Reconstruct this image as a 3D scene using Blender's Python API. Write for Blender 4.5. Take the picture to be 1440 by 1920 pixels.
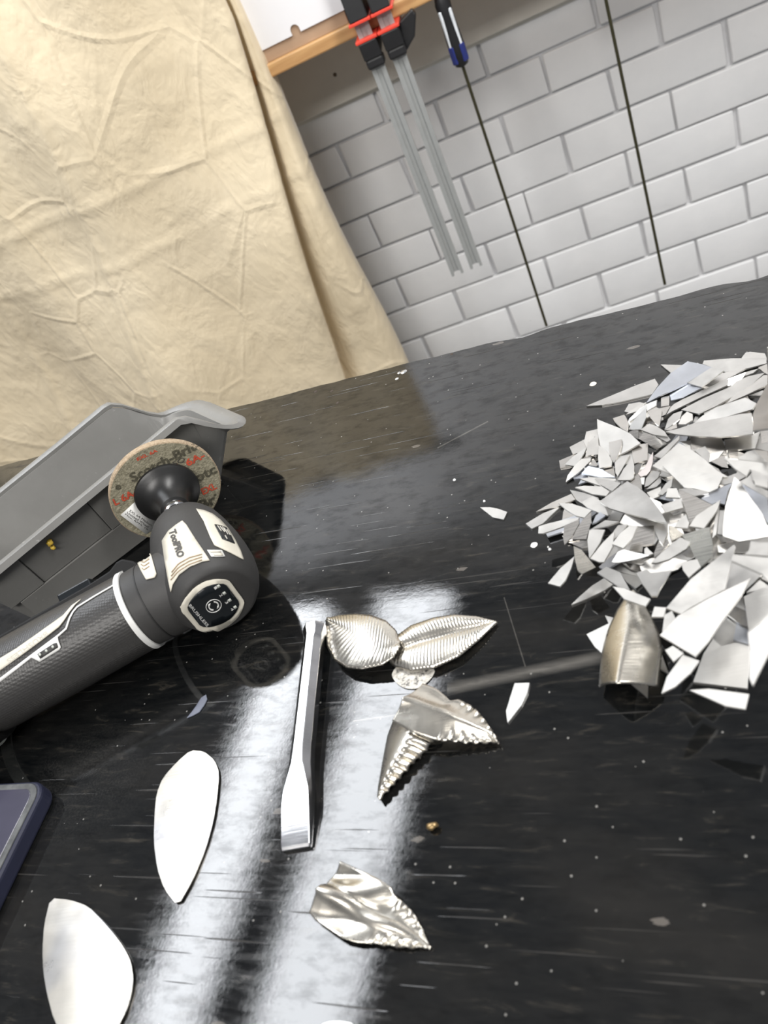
import bpy, bmesh, math, random
import numpy as np
from mathutils import Vector, Matrix
from mathutils.bvhtree import BVHTree

random.seed(7)
scene = bpy.context.scene
for o in list(bpy.data.objects):
    bpy.data.objects.remove(o)
C = scene.collection

# ------------------------------------------------------------------ camera
# phone held over a bench, rolled and pitched down; bench top is z = 0, brick wall is y = WALL_Y
FPX = 1500.0
CAM = Vector((0.0, 0.0, 0.30))
WALL_Y = 1.90
_d = Vector((1692.4 - 720, 2679.1 - 960, FPX)).normalized()           # world down, seen from the camera
_x = -Vector((-4214.0 - 720, 2346.7 - 960, FPX))
_x = (_x - _d * _x.dot(_d)).normalized()                              # along the wall
_y = (-_d).cross(_x)
ROT = Matrix((_x, _y, -_d))                                           # camera axes -> world axes
cam_data = bpy.data.cameras.new('camera')
cam = bpy.data.objects.new('camera', cam_data); C.objects.link(cam)
m3 = Matrix((ROT.col[0], -ROT.col[1], -ROT.col[2])).transposed()
cam.matrix_world = Matrix.Translation(CAM) @ m3.to_4x4()
cam_data.sensor_fit = 'VERTICAL'
cam_data.sensor_height = 36.0
cam_data.lens = FPX / 1920.0 * 36.0
cam_data.clip_start = 0.01
cam_data.dof.use_dof = True
cam_data.dof.focus_distance = 0.56
cam_data.dof.aperture_fstop = 13.0
scene.camera = cam

# ------------------------------------------------------------------ world, lights, exposure
scene.view_settings.view_transform = 'Standard'
scene.view_settings.look = 'None'
scene.view_settings.gamma = 1.0
scene.view_settings.use_curve_mapping = False
scene.view_settings.exposure = 0.0
world = bpy.data.worlds.new('workshop'); scene.world = world
world.use_nodes = True
world.node_tree.nodes['Background'].inputs['Color'].default_value = (0.93, 0.95, 1.0, 1)
world.node_tree.nodes['Background'].inputs['Strength'].default_value = WORLD_S = 0.30

def area_light(name, loc, target, sx, sy, power, col=(1, 1, 1)):
    l = bpy.data.lights.new(name, 'AREA'); l.shape = 'RECTANGLE'
    l.size = sx; l.size_y = sy; l.energy = power; l.color = col
    o = bpy.data.objects.new(name, l); C.objects.link(o)
    o.location = loc
    o.rotation_euler = (Vector(target) - Vector(loc)).to_track_quat('-Z', 'Y').to_euler()
    return o

# the room's ceiling lights, all at ceiling height (about 2.4 m above the floor) and above the frame
CEIL = 1.45
_tx = Vector((0.9863, -0.1648, 0.0)); _tn = Vector((0.1648, 0.9863, 0.0))
area_light('ceiling_light_right_offscreen', (0.75, 0.55, CEIL), (0.2, 1.4, -0.2), 0.35, 1.2, 40, (1, 0.985, 0.96))
area_light('ceiling_light_behind_offscreen', (-0.45, -1.15, CEIL), (-0.5, 0.7, 0.0), 1.2, 0.35, 34, (1, 0.97, 0.93))
# two parallel panels running across the bench: the photograph shows them mirrored in the bench top as two bright bands
def ceiling_panel(name, u, v, w, l, power, turn=0.0):
    o = area_light(name, tuple(_tx * u + _tn * v + Vector((0, 0, CEIL))), tuple(_tx * u + _tn * v), w, l, power, (0.93, 0.96, 1.0))
    o.rotation_euler = (0, 0, math.radians(-9.49 + turn))
ceiling_panel('ceiling_panel_middle_offscreen', -1.01, 0.87, 0.24, 1.4, 17.0, -3.0)
ceiling_panel('ceiling_panel_left_offscreen', -1.385, 0.87, 0.18, 1.4, 14.0, -1.0)

# ------------------------------------------------------------------ helpers
def ray(u, v):
    return ROT @ Vector((u - 720.0, v - 960.0, FPX))
def on_z(u, v, z=0.0):
    r = ray(u, v); return CAM + r * ((z - CAM.z) / r.z)
def on_y(u, v, y):
    r = ray(u, v); return CAM + r * ((y - CAM.y) / r.y)
def on_plane(u, v, a, b, c):
    "point where the line of sight meets z = a x + b y + c"
    r = ray(u, v)
    t = (a * CAM.x + b * CAM.y + c - CAM.z) / (r.z - a * r.x - b * r.y)
    return CAM + r * t

def tag(o, label=None, cat=None, group=None, kind=None):
    if label: o['label'] = label
    if cat: o['category'] = cat
    if group: o['group'] = group
    if kind: o['kind'] = kind
    return o

def empty(name, loc=(0, 0, 0)):
    o = bpy.data.objects.new(name, None); C.objects.link(o)
    o.location = loc; o.empty_display_size = 0.02
    return o

def origin_of(o):
    p = Vector((0, 0, 0))
    while o is not None:
        p = p + Vector(o.location); o = o.parent
    return p

def build(name, verts, faces, mat=None, parent=None, origin=None, smooth=False, sharp=None):
    "one mesh object from world-space vertices"
    org = origin_of(parent) if parent is not None else Vector(origin or (0, 0, 0))
    me = bpy.data.meshes.new(name)
    me.from_pydata([tuple(Vector(v) - org) for v in verts], [], faces)
    me.validate(); 
    bm = bmesh.new(); bm.from_mesh(me)
    bmesh.ops.recalc_face_normals(bm, faces=bm.faces); bm.to_mesh(me); bm.free()
    o = bpy.data.objects.new(name, me); C.objects.link(o)
    if parent is not None: o.parent = parent
    else: o.location = org
    if mat: me.materials.append(mat)
    if smooth:
        for p in me.polygons: p.use_smooth = True
        if sharp is not None:
            me.set_sharp_from_angle(angle=math.radians(sharp))
    return o

def bevel(o, w, seg=2):
    m = o.modifiers.new('bevel', 'BEVEL'); m.width = w; m.segments = seg; m.limit_method = 'ANGLE'
    return o
def solid(o, t, off=0.0):
    m = o.modifiers.new('thickness', 'SOLIDIFY'); m.thickness = t; m.offset = off
    return o
def subsurf(o, n=1):
    m = o.modifiers.new('smooth', 'SUBSURF'); m.levels = n; m.render_levels = n
    return o

def box_vf(x0, x1, y0, y1, z0, z1):
    v = [(x0, y0, z0), (x1, y0, z0), (x1, y1, z0), (x0, y1, z0), (x0, y0, z1), (x1, y0, z1), (x1, y1, z1), (x0, y1, z1)]
    f = [(0, 3, 2, 1), (4, 5, 6, 7), (0, 1, 5, 4), (1, 2, 6, 5), (2, 3, 7, 6), (3, 0, 4, 7)]
    return v, f
def obox_vf(c, ax, ay, az, sx, sy, sz):
    "oriented box, full sizes"
    v, f = box_vf(-sx / 2, sx / 2, -sy / 2, sy / 2, -sz / 2, sz / 2)
    c = Vector(c); ax = Vector(ax); ay = Vector(ay); az = Vector(az)
    return [c + ax * p[0] + ay * p[1] + az * p[2] for p in v], f
def join_vf(*parts):
    V, F = [], []
    for v, f in parts:
        n = len(V); V += list(v); F += [tuple(i + n for i in q) for q in f]
    return V, F
def basis(axis, up=(0, 0, 1)):
    a = Vector(axis).normalized(); e1 = Vector(up); e1 = (e1 - a * e1.dot(a)).normalized()
    return a, e1, a.cross(e1)
def lathe_vf(p0, axis, prof, n=40, up=(0, 0, 1), cap0=True, cap1=True, phase=0.0):
    a, e1, e2 = basis(axis, up); p0 = Vector(p0); V = []; F = []
    for (l, r) in prof:
        for k in range(n):
            t = 2 * math.pi * k / n + phase
            V.append(p0 + a * l + (e1 * math.cos(t) + e2 * math.sin(t)) * r)
    for i in range(len(prof) - 1):
        for k in range(n):
            k2 = (k + 1) % n
            F.append((i * n + k, i * n + k2, (i + 1) * n + k2, (i + 1) * n + k))
    if cap0: F.append(tuple(range(n))[::-1])
    if cap1: F.append(tuple((len(prof) - 1) * n + k for k in range(n)))
    return V, F
def tube_vf(path, r, n=8):
    path = [Vector(p) for p in path]; V = []; F = []
    for i, p in enumerate(path):
        d = (path[min(i + 1, len(path) - 1)] - path[max(i - 1, 0)]).normalized()
        a, e1, e2 = basis(d, (0.3, 0.5, 0.81) if abs(d.z) > 0.9 else (0, 0, 1))
        for k in range(n):
            t = 2 * math.pi * k / n
            V.append(p + (e1 * math.cos(t) + e2 * math.sin(t)) * r)
    for i in range(len(path) - 1):
        for k in range(n):
            k2 = (k + 1) % n
            F.append((i * n + k, i * n + k2, (i + 1) * n + k2, (i + 1) * n + k))
    F.append(tuple(range(n))[::-1]); F.append(tuple((len(path) - 1) * n + k for k in range(n)))
    return V, F
def resample(pts, n):
    pts = [np.array(p, float) for p in pts]
    d = [0.0]
    for i in range(1, len(pts)): d.append(d[-1] + float(np.linalg.norm(pts[i] - pts[i - 1])))
    out = []
    for k in range(n):
        s = d[-1] * k / (n - 1); i = 1
        while i < len(d) - 1 and d[i] < s: i += 1
        t = (s - d[i - 1]) / max(d[i] - d[i - 1], 1e-9)
        out.append(pts[i - 1] * (1 - t) + pts[i] * t)
    return out
def smooth_closed(pts, it=1):
    "corner cutting on a closed outline"
    for _ in range(it):
        q = []
        for i in range(len(pts)):
            a = np.array(pts[i], float); b = np.array(pts[(i + 1) % len(pts)], float)
            q += [a * .8 + b * .2, a * .2 + b * .8]
        pts = q
    return pts

# ------------------------------------------------------------------ materials (all procedural)
def new_mat(name):
    m = bpy.data.materials.new(name); m.use_nodes = True
    nt = m.node_tree; b = nt.nodes['Principled BSDF']
    return m, nt, b
def coord(nt, scale=(1, 1, 1), rot=(0, 0, 0), kind='Object'):
    tc = nt.nodes.new('ShaderNodeTexCoord'); mp = nt.nodes.new('ShaderNodeMapping')
    mp.inputs['Scale'].default_value = scale; mp.inputs['Rotation'].default_value = rot
    nt.links.new(tc.outputs[kind], mp.inputs['Vector'])
    return mp.outputs['Vector']
def noise(nt, vec, scale, detail=4, rough=0.55, dist=0.0):
    n = nt.nodes.new('ShaderNodeTexNoise')
    n.inputs['Scale'].default_value = scale; n.inputs['Detail'].default_value = detail
    n.inputs['Roughness'].default_value = rough; n.inputs['Distortion'].default_value = dist
    nt.links.new(vec, n.inputs['Vector']); return n.outputs['Fac']
def ramp(nt, fac, stops):
    r = nt.nodes.new('ShaderNodeValToRGB'); e = r.color_ramp.elements
    while len(e) < len(stops): e.new(0.5)
    for el, (p, c) in zip(e, stops):
        el.position = p; el.color = (c[0], c[1], c[2], 1) if hasattr(c, '__len__') else (c, c, c, 1)
    nt.links.new(fac, r.inputs['Fac']); return r.outputs['Color']
def math_n(nt, op, a, b=None, clamp=False):
    n = nt.nodes.new('ShaderNodeMath'); n.operation = op; n.use_clamp = clamp
    for i, v in enumerate((a, b)):
        if v is None: continue
        if isinstance(v, (int, float)): n.inputs[i].default_value = v
        else: nt.links.new(v, n.inputs[i])
    return n.outputs[0]
def mix_col(nt, fac, a, b, mode='MIX'):
    n = nt.nodes.new('ShaderNodeMix'); n.data_type = 'RGBA'; n.blend_type = mode
    for s, v in ((n.inputs['Factor'], fac), (n.inputs['A'], a), (n.inputs['B'], b)):
        if isinstance(v, (int, float)): s.default_value = v
        elif isinstance(v, tuple): s.default_value = (v[0], v[1], v[2], 1)
        else: nt.links.new(v, s)
    return n.outputs['Result']
def bump(nt, h, strength, dist=0.001, normal=None):
    b = nt.nodes.new('ShaderNodeBump'); b.inputs['Strength'].default_value = strength
    b.inputs['Distance'].default_value = dist
    nt.links.new(h, b.inputs['Height'])
    if normal is not None: nt.links.new(normal, b.inputs['Normal'])
    return b.outputs['Normal']

def simple(name, col, rough=0.5, metal=0.0, var=0.12, scale=60, bmp=0.0, bscale=300, coat=0.0, spec=None):
    m, nt, b = new_mat(name); v = coord(nt)
    n = noise(nt, v, scale, 5)
    lo = tuple(c * (1 - var) for c in col); hi = tuple(min(1, c * (1 + var)) for c in col)
    nt.links.new(ramp(nt, n, [(0.3, lo), (0.7, hi)]), b.inputs['Base Color'])
    b.inputs['Roughness'].default_value = rough; b.inputs['Metallic'].default_value = metal
    b.inputs['Coat Weight'].default_value = coat
    if spec is not None: b.inputs['Specular IOR Level'].default_value = spec
    if bmp: nt.links.new(bump(nt, noise(nt, v, bscale, 3), bmp), b.inputs['Normal'])
    return m

def steel(name, col, rough, var=0.10, warp=0.25, grain=0.15, blotch=0.0, blotch_col=(0.3, 0.3, 0.4)):
    "satin sheet steel: long grain, a slight waviness of the sheet, faint stains"
    m, nt, b = new_mat(name)
    info = nt.nodes.new('ShaderNodeObjectInfo')
    v = coord(nt); add = nt.nodes.new('ShaderNodeVectorMath'); add.operation = 'ADD'
    sc = nt.nodes.new('ShaderNodeVectorMath'); sc.operation = 'SCALE'
    comb = nt.nodes.new('ShaderNodeCombineXYZ'); nt.links.new(info.outputs['Random'], comb.inputs['X']); nt.links.new(info.outputs['Random'], comb.inputs['Y'])
    nt.links.new(comb.outputs[0], sc.inputs[0]); sc.inputs['Scale'].default_value = 7.3
    nt.links.new(v, add.inputs[0]); nt.links.new(sc.outputs[0], add.inputs[1]); v2 = add.outputs[0]
    n1 = noise(nt, v2, 55, 6, 0.65)
    lo = tuple(c * (1 - var) for c in col); hi = tuple(min(1, c * (1 + var)) for c in col)
    base = ramp(nt, n1, [(0.3, lo), (0.7, hi)])
    tone = math_n(nt, 'MULTIPLY_ADD', info.outputs['Random'], 0.14); nt.nodes[-1].inputs[2].default_value = 0.90
    tc = nt.nodes.new('ShaderNodeCombineColor')
    for i in range(3): nt.links.new(tone, tc.inputs[i])
    base = mix_col(nt, 1.0, base, tc.outputs[0], 'MULTIPLY')
    if blotch:
        n3 = noise(nt, v2, 22, 2, 0.5); f = math_n(nt, 'MULTIPLY', ramp(nt, n3, [(0.52, 0.0), (0.66, 1.0)]), blotch)
        base = mix_col(nt, f, base, blotch_col)
    nt.links.new(base, b.inputs['Base Color'])
    b.inputs['Metallic'].default_value = 1.0
    rr = ramp(nt, n1, [(0.25, rough * 0.8), (0.75, min(1, rough * 1.2))]); nt.links.new(rr, b.inputs['Roughness'])
    mp = nt.nodes.new('ShaderNodeMapping'); mp.inputs['Scale'].default_value = (40, 900, 200); nt.links.new(v2, mp.inputs['Vector'])
    g = noise(nt, mp.outputs[0], 1.0, 2)
    nb = bump(nt, noise(nt, v2, 30, 2, 0.4), warp, 0.002)
    nt.links.new(bump(nt, g, grain, 0.0003, nb), b.inputs['Normal'])
    return m

MAT = {}
MAT['pale'] = steel('satin_steel', (0.56, 0.55, 0.53), 0.42)
MAT['white'] = steel('ground_steel', (0.56, 0.55, 0.53), 0.52, var=0.05)
MAT['grey'] = steel('smooth_mill_steel', (0.56, 0.55, 0.53), 0.33)
MAT['dark'] = steel('glossy_mill_steel', (0.56, 0.54, 0.51), 0.22)
MAT['blue'] = steel('heat_blued_steel', (0.51, 0.53, 0.57), 0.34, blotch=0.4, blotch_col=(0.30, 0.33, 0.42))
MAT['leaf'] = steel('hammered_leaf_steel', (0.56, 0.53, 0.47), 0.27, warp=0.12, grain=0.2)
MAT['petal'] = steel('stained_petal_steel', (0.50, 0.47, 0.42), 0.30, warp=0.25, blotch=0.5, blotch_col=(0.34, 0.35, 0.39))
MAT['chrome'] = steel('worn_chrome', (0.58, 0.58, 0.59), 0.18, warp=0.1, grain=0.1, blotch=0.12, blotch_col=(0.55, 0.5, 0.6))

# ================================================================== SETTING
TX = Vector((0.9863, -0.1648, 0.0))      # along the bench's far edge
TN = Vector((0.1648, 0.9863, 0.0))       # across the bench, away from the camera
FLOOR_Z = -0.92

def uvz(u, v, z):
    return TX * u + TN * v + Vector((0, 0, z))

# --- bench top material: worn black phenolic ply, fine grain along its length
def bench_material():
    m = bpy.data.materials.new('worn_black_bench'); m.use_nodes = True; nt = m.node_tree
    for n in list(nt.nodes): nt.nodes.remove(n)
    out = nt.nodes.new('ShaderNodeOutputMaterial')
    tc = nt.nodes.new('ShaderNodeTexCoord')
    rotm = nt.nodes.new('ShaderNodeMapping'); rotm.inputs['Rotation'].default_value = (0, 0, math.radians(9.49))
    nt.links.new(tc.outputs['Object'], rotm.inputs['Vector']); V = rotm.outputs[0]      # x along the bench
    def stretched(sx, sy):
        mp = nt.nodes.new('ShaderNodeMapping'); mp.inputs['Scale'].default_value = (sx, sy, 1); nt.links.new(V, mp.inputs['Vector']); return mp.outputs[0]
    grain = noise(nt, stretched(45, 240), 1.0, 6, 0.65, 0.6)
    blot = noise(nt, stretched(9, 16), 1.0, 4, 0.6)
    base = ramp(nt, grain, [(0.35, (0.0018, 0.0022, 0.0026)), (0.58, (0.0052, 0.0055, 0.0055)), (0.78, (0.036, 0.032, 0.026))])
    base = mix_col(nt, ramp(nt, blot, [(0.45, 0.0), (0.75, 0.6)]), base, (0.018, 0.0165, 0.0145))
    # dust specks
    vor = nt.nodes.new('ShaderNodeTexVoronoi'); vor.inputs['Scale'].default_value = 330; vor.inputs['Randomness'].default_value = 1; nt.links.new(V, vor.inputs['Vector'])
    cell = nt.nodes.new('ShaderNodeSeparateColor'); nt.links.new(vor.outputs['Color'], cell.inputs[0])
    speck = math_n(nt, 'MULTIPLY', math_n(nt, 'LESS_THAN', vor.outputs['Distance'], 0.16), math_n(nt, 'GREATER_THAN', cell.outputs[0], 0.955))
    base = mix_col(nt, math_n(nt, 'MULTIPLY', speck, 0.5), base, (0.34, 0.33, 0.31))
    vor2 = nt.nodes.new('ShaderNodeTexVoronoi'); vor2.inputs['Scale'].default_value = 70; nt.links.new(stretched(0.6, 1.4), vor2.inputs['Vector'])
    cell2 = nt.nodes.new('ShaderNodeSeparateColor'); nt.links.new(vor2.outputs['Color'], cell2.inputs[0])
    patch = math_n(nt, 'MULTIPLY', math_n(nt, 'LESS_THAN', math_n(nt, 'ADD', vor2.outputs['Distance'], math_n(nt, 'MULTIPLY', grain, 0.5)), 0.42), math_n(nt, 'GREATER_THAN', cell2.outputs[0], 0.955))
    base = mix_col(nt, math_n(nt, 'MULTIPLY', patch, 0.55), base, (0.15, 0.135, 0.12))
    # long hair scratches in several directions
    scr = None
    for ang, sx, sy, th in ((14, 9, 520, 0.765), (-35, 11, 600, 0.77), (70, 14, 560, 0.77), (96, 10, 620, 0.765), (-6, 7, 700, 0.765), (42, 12, 640, 0.775), (-62, 13, 600, 0.775)):
        mp = nt.nodes.new('ShaderNodeMapping'); mp.inputs['Rotation'].default_value = (0, 0, math.radians(ang)); mp.inputs['Scale'].default_value = (sx, sy, 1); mp.inputs['Location'].default_value = (ang * .13, ang * .07, 0)
        nt.links.new(V, mp.inputs['Vector'])
        nn = noise(nt, mp.outputs[0], 1.0, 1, 0.3)
        s = ramp(nt, nn, [(th, 0.0), (th + 0.03, 1.0)])
        scr = s if scr is None else math_n(nt, 'MAXIMUM', scr, s)
    base = mix_col(nt, math_n(nt, 'MULTIPLY', scr, 0.30), base, (0.10, 0.095, 0.09))
    # a few scuffs with a place of their own: (u0,v0) - (u1,v1), half width
    def seg_mask(a, b, w, soft):
        sub = nt.nodes.new('ShaderNodeVectorMath'); sub.operation = 'SUBTRACT'; nt.links.new(V, sub.inputs[0]); sub.inputs[1].default_value = (a[0], a[1], 0)
        d = Vector((b[0] - a[0], b[1] - a[1], 0)); L = d.length; d.normalize()
        dt = nt.nodes.new('ShaderNodeVectorMath'); dt.operation = 'DOT_PRODUCT'; nt.links.new(sub.outputs[0], dt.inputs[0]); dt.inputs[1].default_value = d
        dn = nt.nodes.new('ShaderNodeVectorMath'); dn.operation = 'DOT_PRODUCT'; nt.links.new(sub.outputs[0], dn.inputs[0]); dn.inputs[1].default_value = (-d.y, d.x, 0)
        across = math_n(nt, 'SUBTRACT', 1.0, math_n(nt, 'DIVIDE', math_n(nt, 'ABSOLUTE', dn.outputs['Value']), w), True)
        along = math_n(nt, 'MULTIPLY', math_n(nt, 'GREATER_THAN', dt.outputs['Value'], 0.0), math_n(nt, 'LESS_THAN', dt.outputs['Value'], L))
        return math_n(nt, 'MULTIPLY', math_n(nt, 'MULTIPLY', across, along), soft)
    for (pa, pb, w, k) in (((838, 1292), (1128, 1232), 0.0042, 0.55), ((662, 1352), (745, 1340), 0.0008, 0.8), ((820, 840), (915, 790), 0.0012, 0.5), ((985, 1250), (945, 1120), 0.0004, 0.4)):
        A = on_z(*pa); B = on_z(*pb)
        f = seg_mask((A.dot(TX), A.dot(TN)), (B.dot(TX), B.dot(TN)), w, k)
        f = math_n(nt, 'MULTIPLY', f, ramp(nt, grain, [(0.25, 0.35), (0.6, 1.0)]))
        base = mix_col(nt, f, base, (0.17, 0.16, 0.145))
    # fine grinding dust: thickest in a few drifts that were never wiped off
    def drift(px, ru, rv, k):
        c = on_z(*px); mp = nt.nodes.new('ShaderNodeMapping'); mp.vector_type = 'TEXTURE'
        mp.inputs['Location'].default_value = (c.dot(TX), c.dot(TN), 0); mp.inputs['Scale'].default_value = (ru, rv, 1); nt.links.new(V, mp.inputs['Vector'])
        ln = nt.nodes.new('ShaderNodeVectorMath'); ln.operation = 'LENGTH'; nt.links.new(mp.outputs[0], ln.inputs[0])
        return math_n(nt, 'MULTIPLY', ramp(nt, ln.outputs['Value'], [(0.25, 1.0), (1.0, 0.0)]), k)
    dens = drift((160, 1470), 0.13, 0.10, 1.0)
    for d_ in (drift((470, 1230), 0.07, 0.10, 0.7),): dens = math_n(nt, 'MAXIMUM', dens, d_)
    cloud = ramp(nt, noise(nt, stretched(30, 75), 1.0, 5, 0.65), [(0.35, 0.15), (0.65, 1.0)])
    fine = ramp(nt, noise(nt, V, 850, 2, 0.7), [(0.44, 0.08), (0.62, 1.0)])
    dust = math_n(nt, 'MULTIPLY', math_n(nt, 'MULTIPLY', dens, cloud), fine)
    base = mix_col(nt, math_n(nt, 'MULTIPLY', dust, 0.8), base, (0.20, 0.19, 0.178))
    dif = nt.nodes.new('ShaderNodeBsdfDiffuse'); nt.links.new(base, dif.inputs['Color'])
    # lacquer: reflections stay sharp along the grain and smear across it
    glo = nt.nodes.new('ShaderNodeBsdfAnisotropic'); glo.distribution = 'BECKMANN'
    glo.inputs['Color'].default_value = (1, 1, 1, 1)
    rough = ramp(nt, grain, [(0.3, 0.06), (0.8, 0.12)]); nt.links.new(rough, glo.inputs['Roughness'])
    glo.inputs['Anisotropy'].default_value = 0.3
    tv = nt.nodes.new('ShaderNodeCombineXYZ')
    for i in range(3): tv.inputs[i].default_value = TANGENT[i]
    nt.links.new(tv.outputs[0], glo.inputs['Tangent'])
    # orange peel, grain and scratches as fine relief
    n1 = bump(nt, noise(nt, V, 420, 3, 0.6), 0.032, 0.0004)
    n2 = bump(nt, grain, 0.015, 0.0005, n1)
    inv = math_n(nt, 'SUBTRACT', 1.0, scr)
    n3 = bump(nt, inv, 0.25, 0.0003, n2)
    nt.links.new(n3, glo.inputs['Normal']); nt.links.new(n3, dif.inputs['Normal'])
    fr = nt.nodes.new('ShaderNodeFresnel'); fr.inputs['IOR'].default_value = 1.56
    wear = ramp(nt, noise(nt, stretched(60, 130), 1.0, 5, 0.7), [(0.34, 0.70), (0.52, 1.0)])
    fac = math_n(nt, 'MULTIPLY', fr.outputs[0], wear)
    fac = math_n(nt, 'MULTIPLY', fac, math_n(nt, 'SUBTRACT', 1.0, math_n(nt, 'MULTIPLY', scr, 0.7)))
    fac = math_n(nt, 'MULTIPLY', fac, math_n(nt, 'SUBTRACT', 1.0, math_n(nt, 'MULTIPLY', dust, 0.6)))
    mx = nt.nodes.new('ShaderNodeMixShader'); nt.links.new(fac, mx.inputs[0]); nt.links.new(dif.outputs[0], mx.inputs[1]); nt.links.new(glo.outputs[0], mx.inputs[2])
    nt.links.new(mx.outputs[0], out.inputs['Surface'])
    return m
TANGENT = TN
MAT['bench'] = bench_material()
MAT['bench_edge'] = simple('raw_ply_edge', (0.035, 0.03, 0.024), 0.7, var=0.5, scale=90, bmp=0.4)
MAT['leg'] = simple('painted_steel_leg', (0.05, 0.05, 0.055), 0.5)

# --- floor
m, nt, b = new_mat('grey_concrete'); v = coord(nt)
nt.links.new(ramp(nt, noise(nt, v, 6, 8, 0.65), [(0.3, (0.16, 0.155, 0.15)), (0.7, (0.30, 0.29, 0.28))]), b.inputs['Base Color'])
b.inputs['Roughness'].default_value = 0.75
v_, f_ = box_vf(-3.2, 2.8, -2.4, WALL_Y + 0.1, FLOOR_Z - 0.08, FLOOR_Z)
tag(build('floor', v_, f_, m), kind='structure')

# --- painted brick wall: mortar bed and single bricks
def paint_mat(name, c0, c1, stain, bs):
    m, nt, b = new_mat(name); v = coord(nt, kind='Object')
    info = nt.nodes.new('ShaderNodeObjectInfo'); geo = nt.nodes.new('ShaderNodeNewGeometry')
    n = noise(nt, geo.outputs['Position'], 9, 5, 0.6)
    base = ramp(nt, n, [(0.3, c0), (0.7, c1)])
    sp = ramp(nt, noise(nt, geo.outputs['Position'], 130, 3, 0.7), [(0.70, 0.0), (0.76, 1.0)])
    gate = ramp(nt, noise(nt, geo.outputs['Position'], 11, 2), [(0.5, 0.0), (0.62, stain)])
    base = mix_col(nt, math_n(nt, 'MULTIPLY', sp, gate), base, (0.30, 0.29, 0.27))
    nt.links.new(base, b.inputs['Base Color']); b.inputs['Roughness'].default_value = 0.42
    h = noise(nt, geo.outputs['Position'], 60, 6, 0.65)
    nt.links.new(bump(nt, h, bs, 0.003), b.inputs['Normal'])
    return m
MAT['brick'] = paint_mat('white_painted_brick', (0.80, 0.805, 0.81), (0.86, 0.86, 0.86), 0.8, 0.35)
MAT['mortar'] = paint_mat('grimy_painted_mortar', (0.62, 0.62, 0.63), (0.76, 0.76, 0.77), 1.0, 0.6)
v_, f_ = box_vf(-3.2, 2.8, WALL_Y + 0.0065, WALL_Y + 0.12, FLOOR_Z, 1.7)
wall = tag(build('wall_back', v_, f_, MAT['mortar']), kind='structure')
courses = [-0.803, -0.703, -0.611, -0.523, -0.438, -0.349, -0.259, -0.176]
courses = [-0.893] + courses
while courses[-1] < 0.45: courses.append(courses[-1] + 0.088)
rnd = random.Random(3)
brick_meshes = []
def brick_mesh(w, h, seed):
    r = random.Random(seed); bm = bmesh.new()
    bmesh.ops.create_cube(bm, size=1.0)
    for vv in bm.verts:
        vv.co.x *= w; vv.co.z *= h; vv.co.y *= 0.03
        vv.co.x += r.uniform(-.0018, .0018); vv.co.z += r.uniform(-.0012, .0012); vv.co.y += r.uniform(-.0012, .0012)
    bmesh.ops.bevel(bm, geom=[e for e in bm.edges], offset=0.0032, segments=2, affect='EDGES', profile=0.6)
    me = bpy.data.meshes.new('brick'); bm.to_mesh(me); bm.free()
    for p in me.polygons: p.use_smooth = True
    me.materials.append(MAT['brick']); return me
MODULE = 0.2355; n_b = 0
for i in range(len(courses) - 1):
    z0, z1 = courses[i], courses[i + 1]; hgt = z1 - z0 - 0.0060
    ms = [brick_mesh(MODULE - 0.0068, hgt, 100 + i * 3 + k) for k in range(3)]
    off = 0.0745 if abs(i - 7) % 2 == 0 else -0.0385
    k0 = math.ceil((-1.25 - off) / MODULE); k1 = math.floor((1.05 - off) / MODULE)
    for k in range(k0, k1 + 1):
        o = bpy.data.objects.new('brick', rnd.choice(ms)); C.objects.link(o); o.parent = wall
        o.location = (off + (k + .5) * MODULE + rnd.uniform(-.002, .002), WALL_Y + 0.0085 + rnd.uniform(-.0012, .0012), (z0 + z1) / 2)
        o.rotation_euler = (rnd.uniform(-.006, .006), rnd.uniform(-.006, .006), rnd.uniform(-.006, .006)); n_b += 1

# --- bench
bench = empty('workbench', (0, 0, FLOOR_Z))
tag(bench, 'worn black workbench top with scratches and scattered dust', 'workbench')
edge_v = [on_z(*p).dot(TN) for p in ((0, 875), (415, 770), (755, 683), (1000, 622), (1440, 512))]
VE = sum(edge_v) / len(edge_v)
# far edge slightly ragged, with worn corners
u0, u1, v0 = -1.0, 0.75, -0.45
N = 260; rr = random.Random(11)
far = []
w1 = 0.0
for i in range(N + 1):
    u = u0 + (u1 - u0) * i / N
    w1 = w1 * 0.8 + rr.uniform(-1, 1) * 0.0006
    chip = 0.0
    if -0.15 < u < 0.35: chip = max(0, math.sin(u * 61) * math.sin(u * 23 + 1)) ** 3 * 0.004
    far.append((u, VE + w1 - chip))
V_, F_ = [], []
ring = [(u0, v0)] + [(u1, v0)] + [p for p in reversed(far)]
n = len(ring)
for (u, v) in ring: V_.append(uvz(u, v, 0.0))
bw = 0.0016
for (u, v) in ring: V_.append(uvz(u, v + (bw if v > 0 else 0), -0.0022))
for (u, v) in ring: V_.append(uvz(u, v + (bw if v > 0 else 0), -0.034))
F_.append(tuple(range(n)))
for L in (0, 1):
    for i in range(n):
        j = (i + 1) % n; F_.append((L * n + i, L * n + j, (L + 1) * n + j, (L + 1) * n + i))
F_.append(tuple(range(2 * n, 3 * n))[::-1])
top = build('bench_top', V_, F_, MAT['bench'], bench)
top.data.materials.append(MAT['bench_edge'])
for p in top.data.polygons:
    if abs(p.normal.z) < 0.3 or p.normal.z < -0.5: p.material_index = 1
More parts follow.
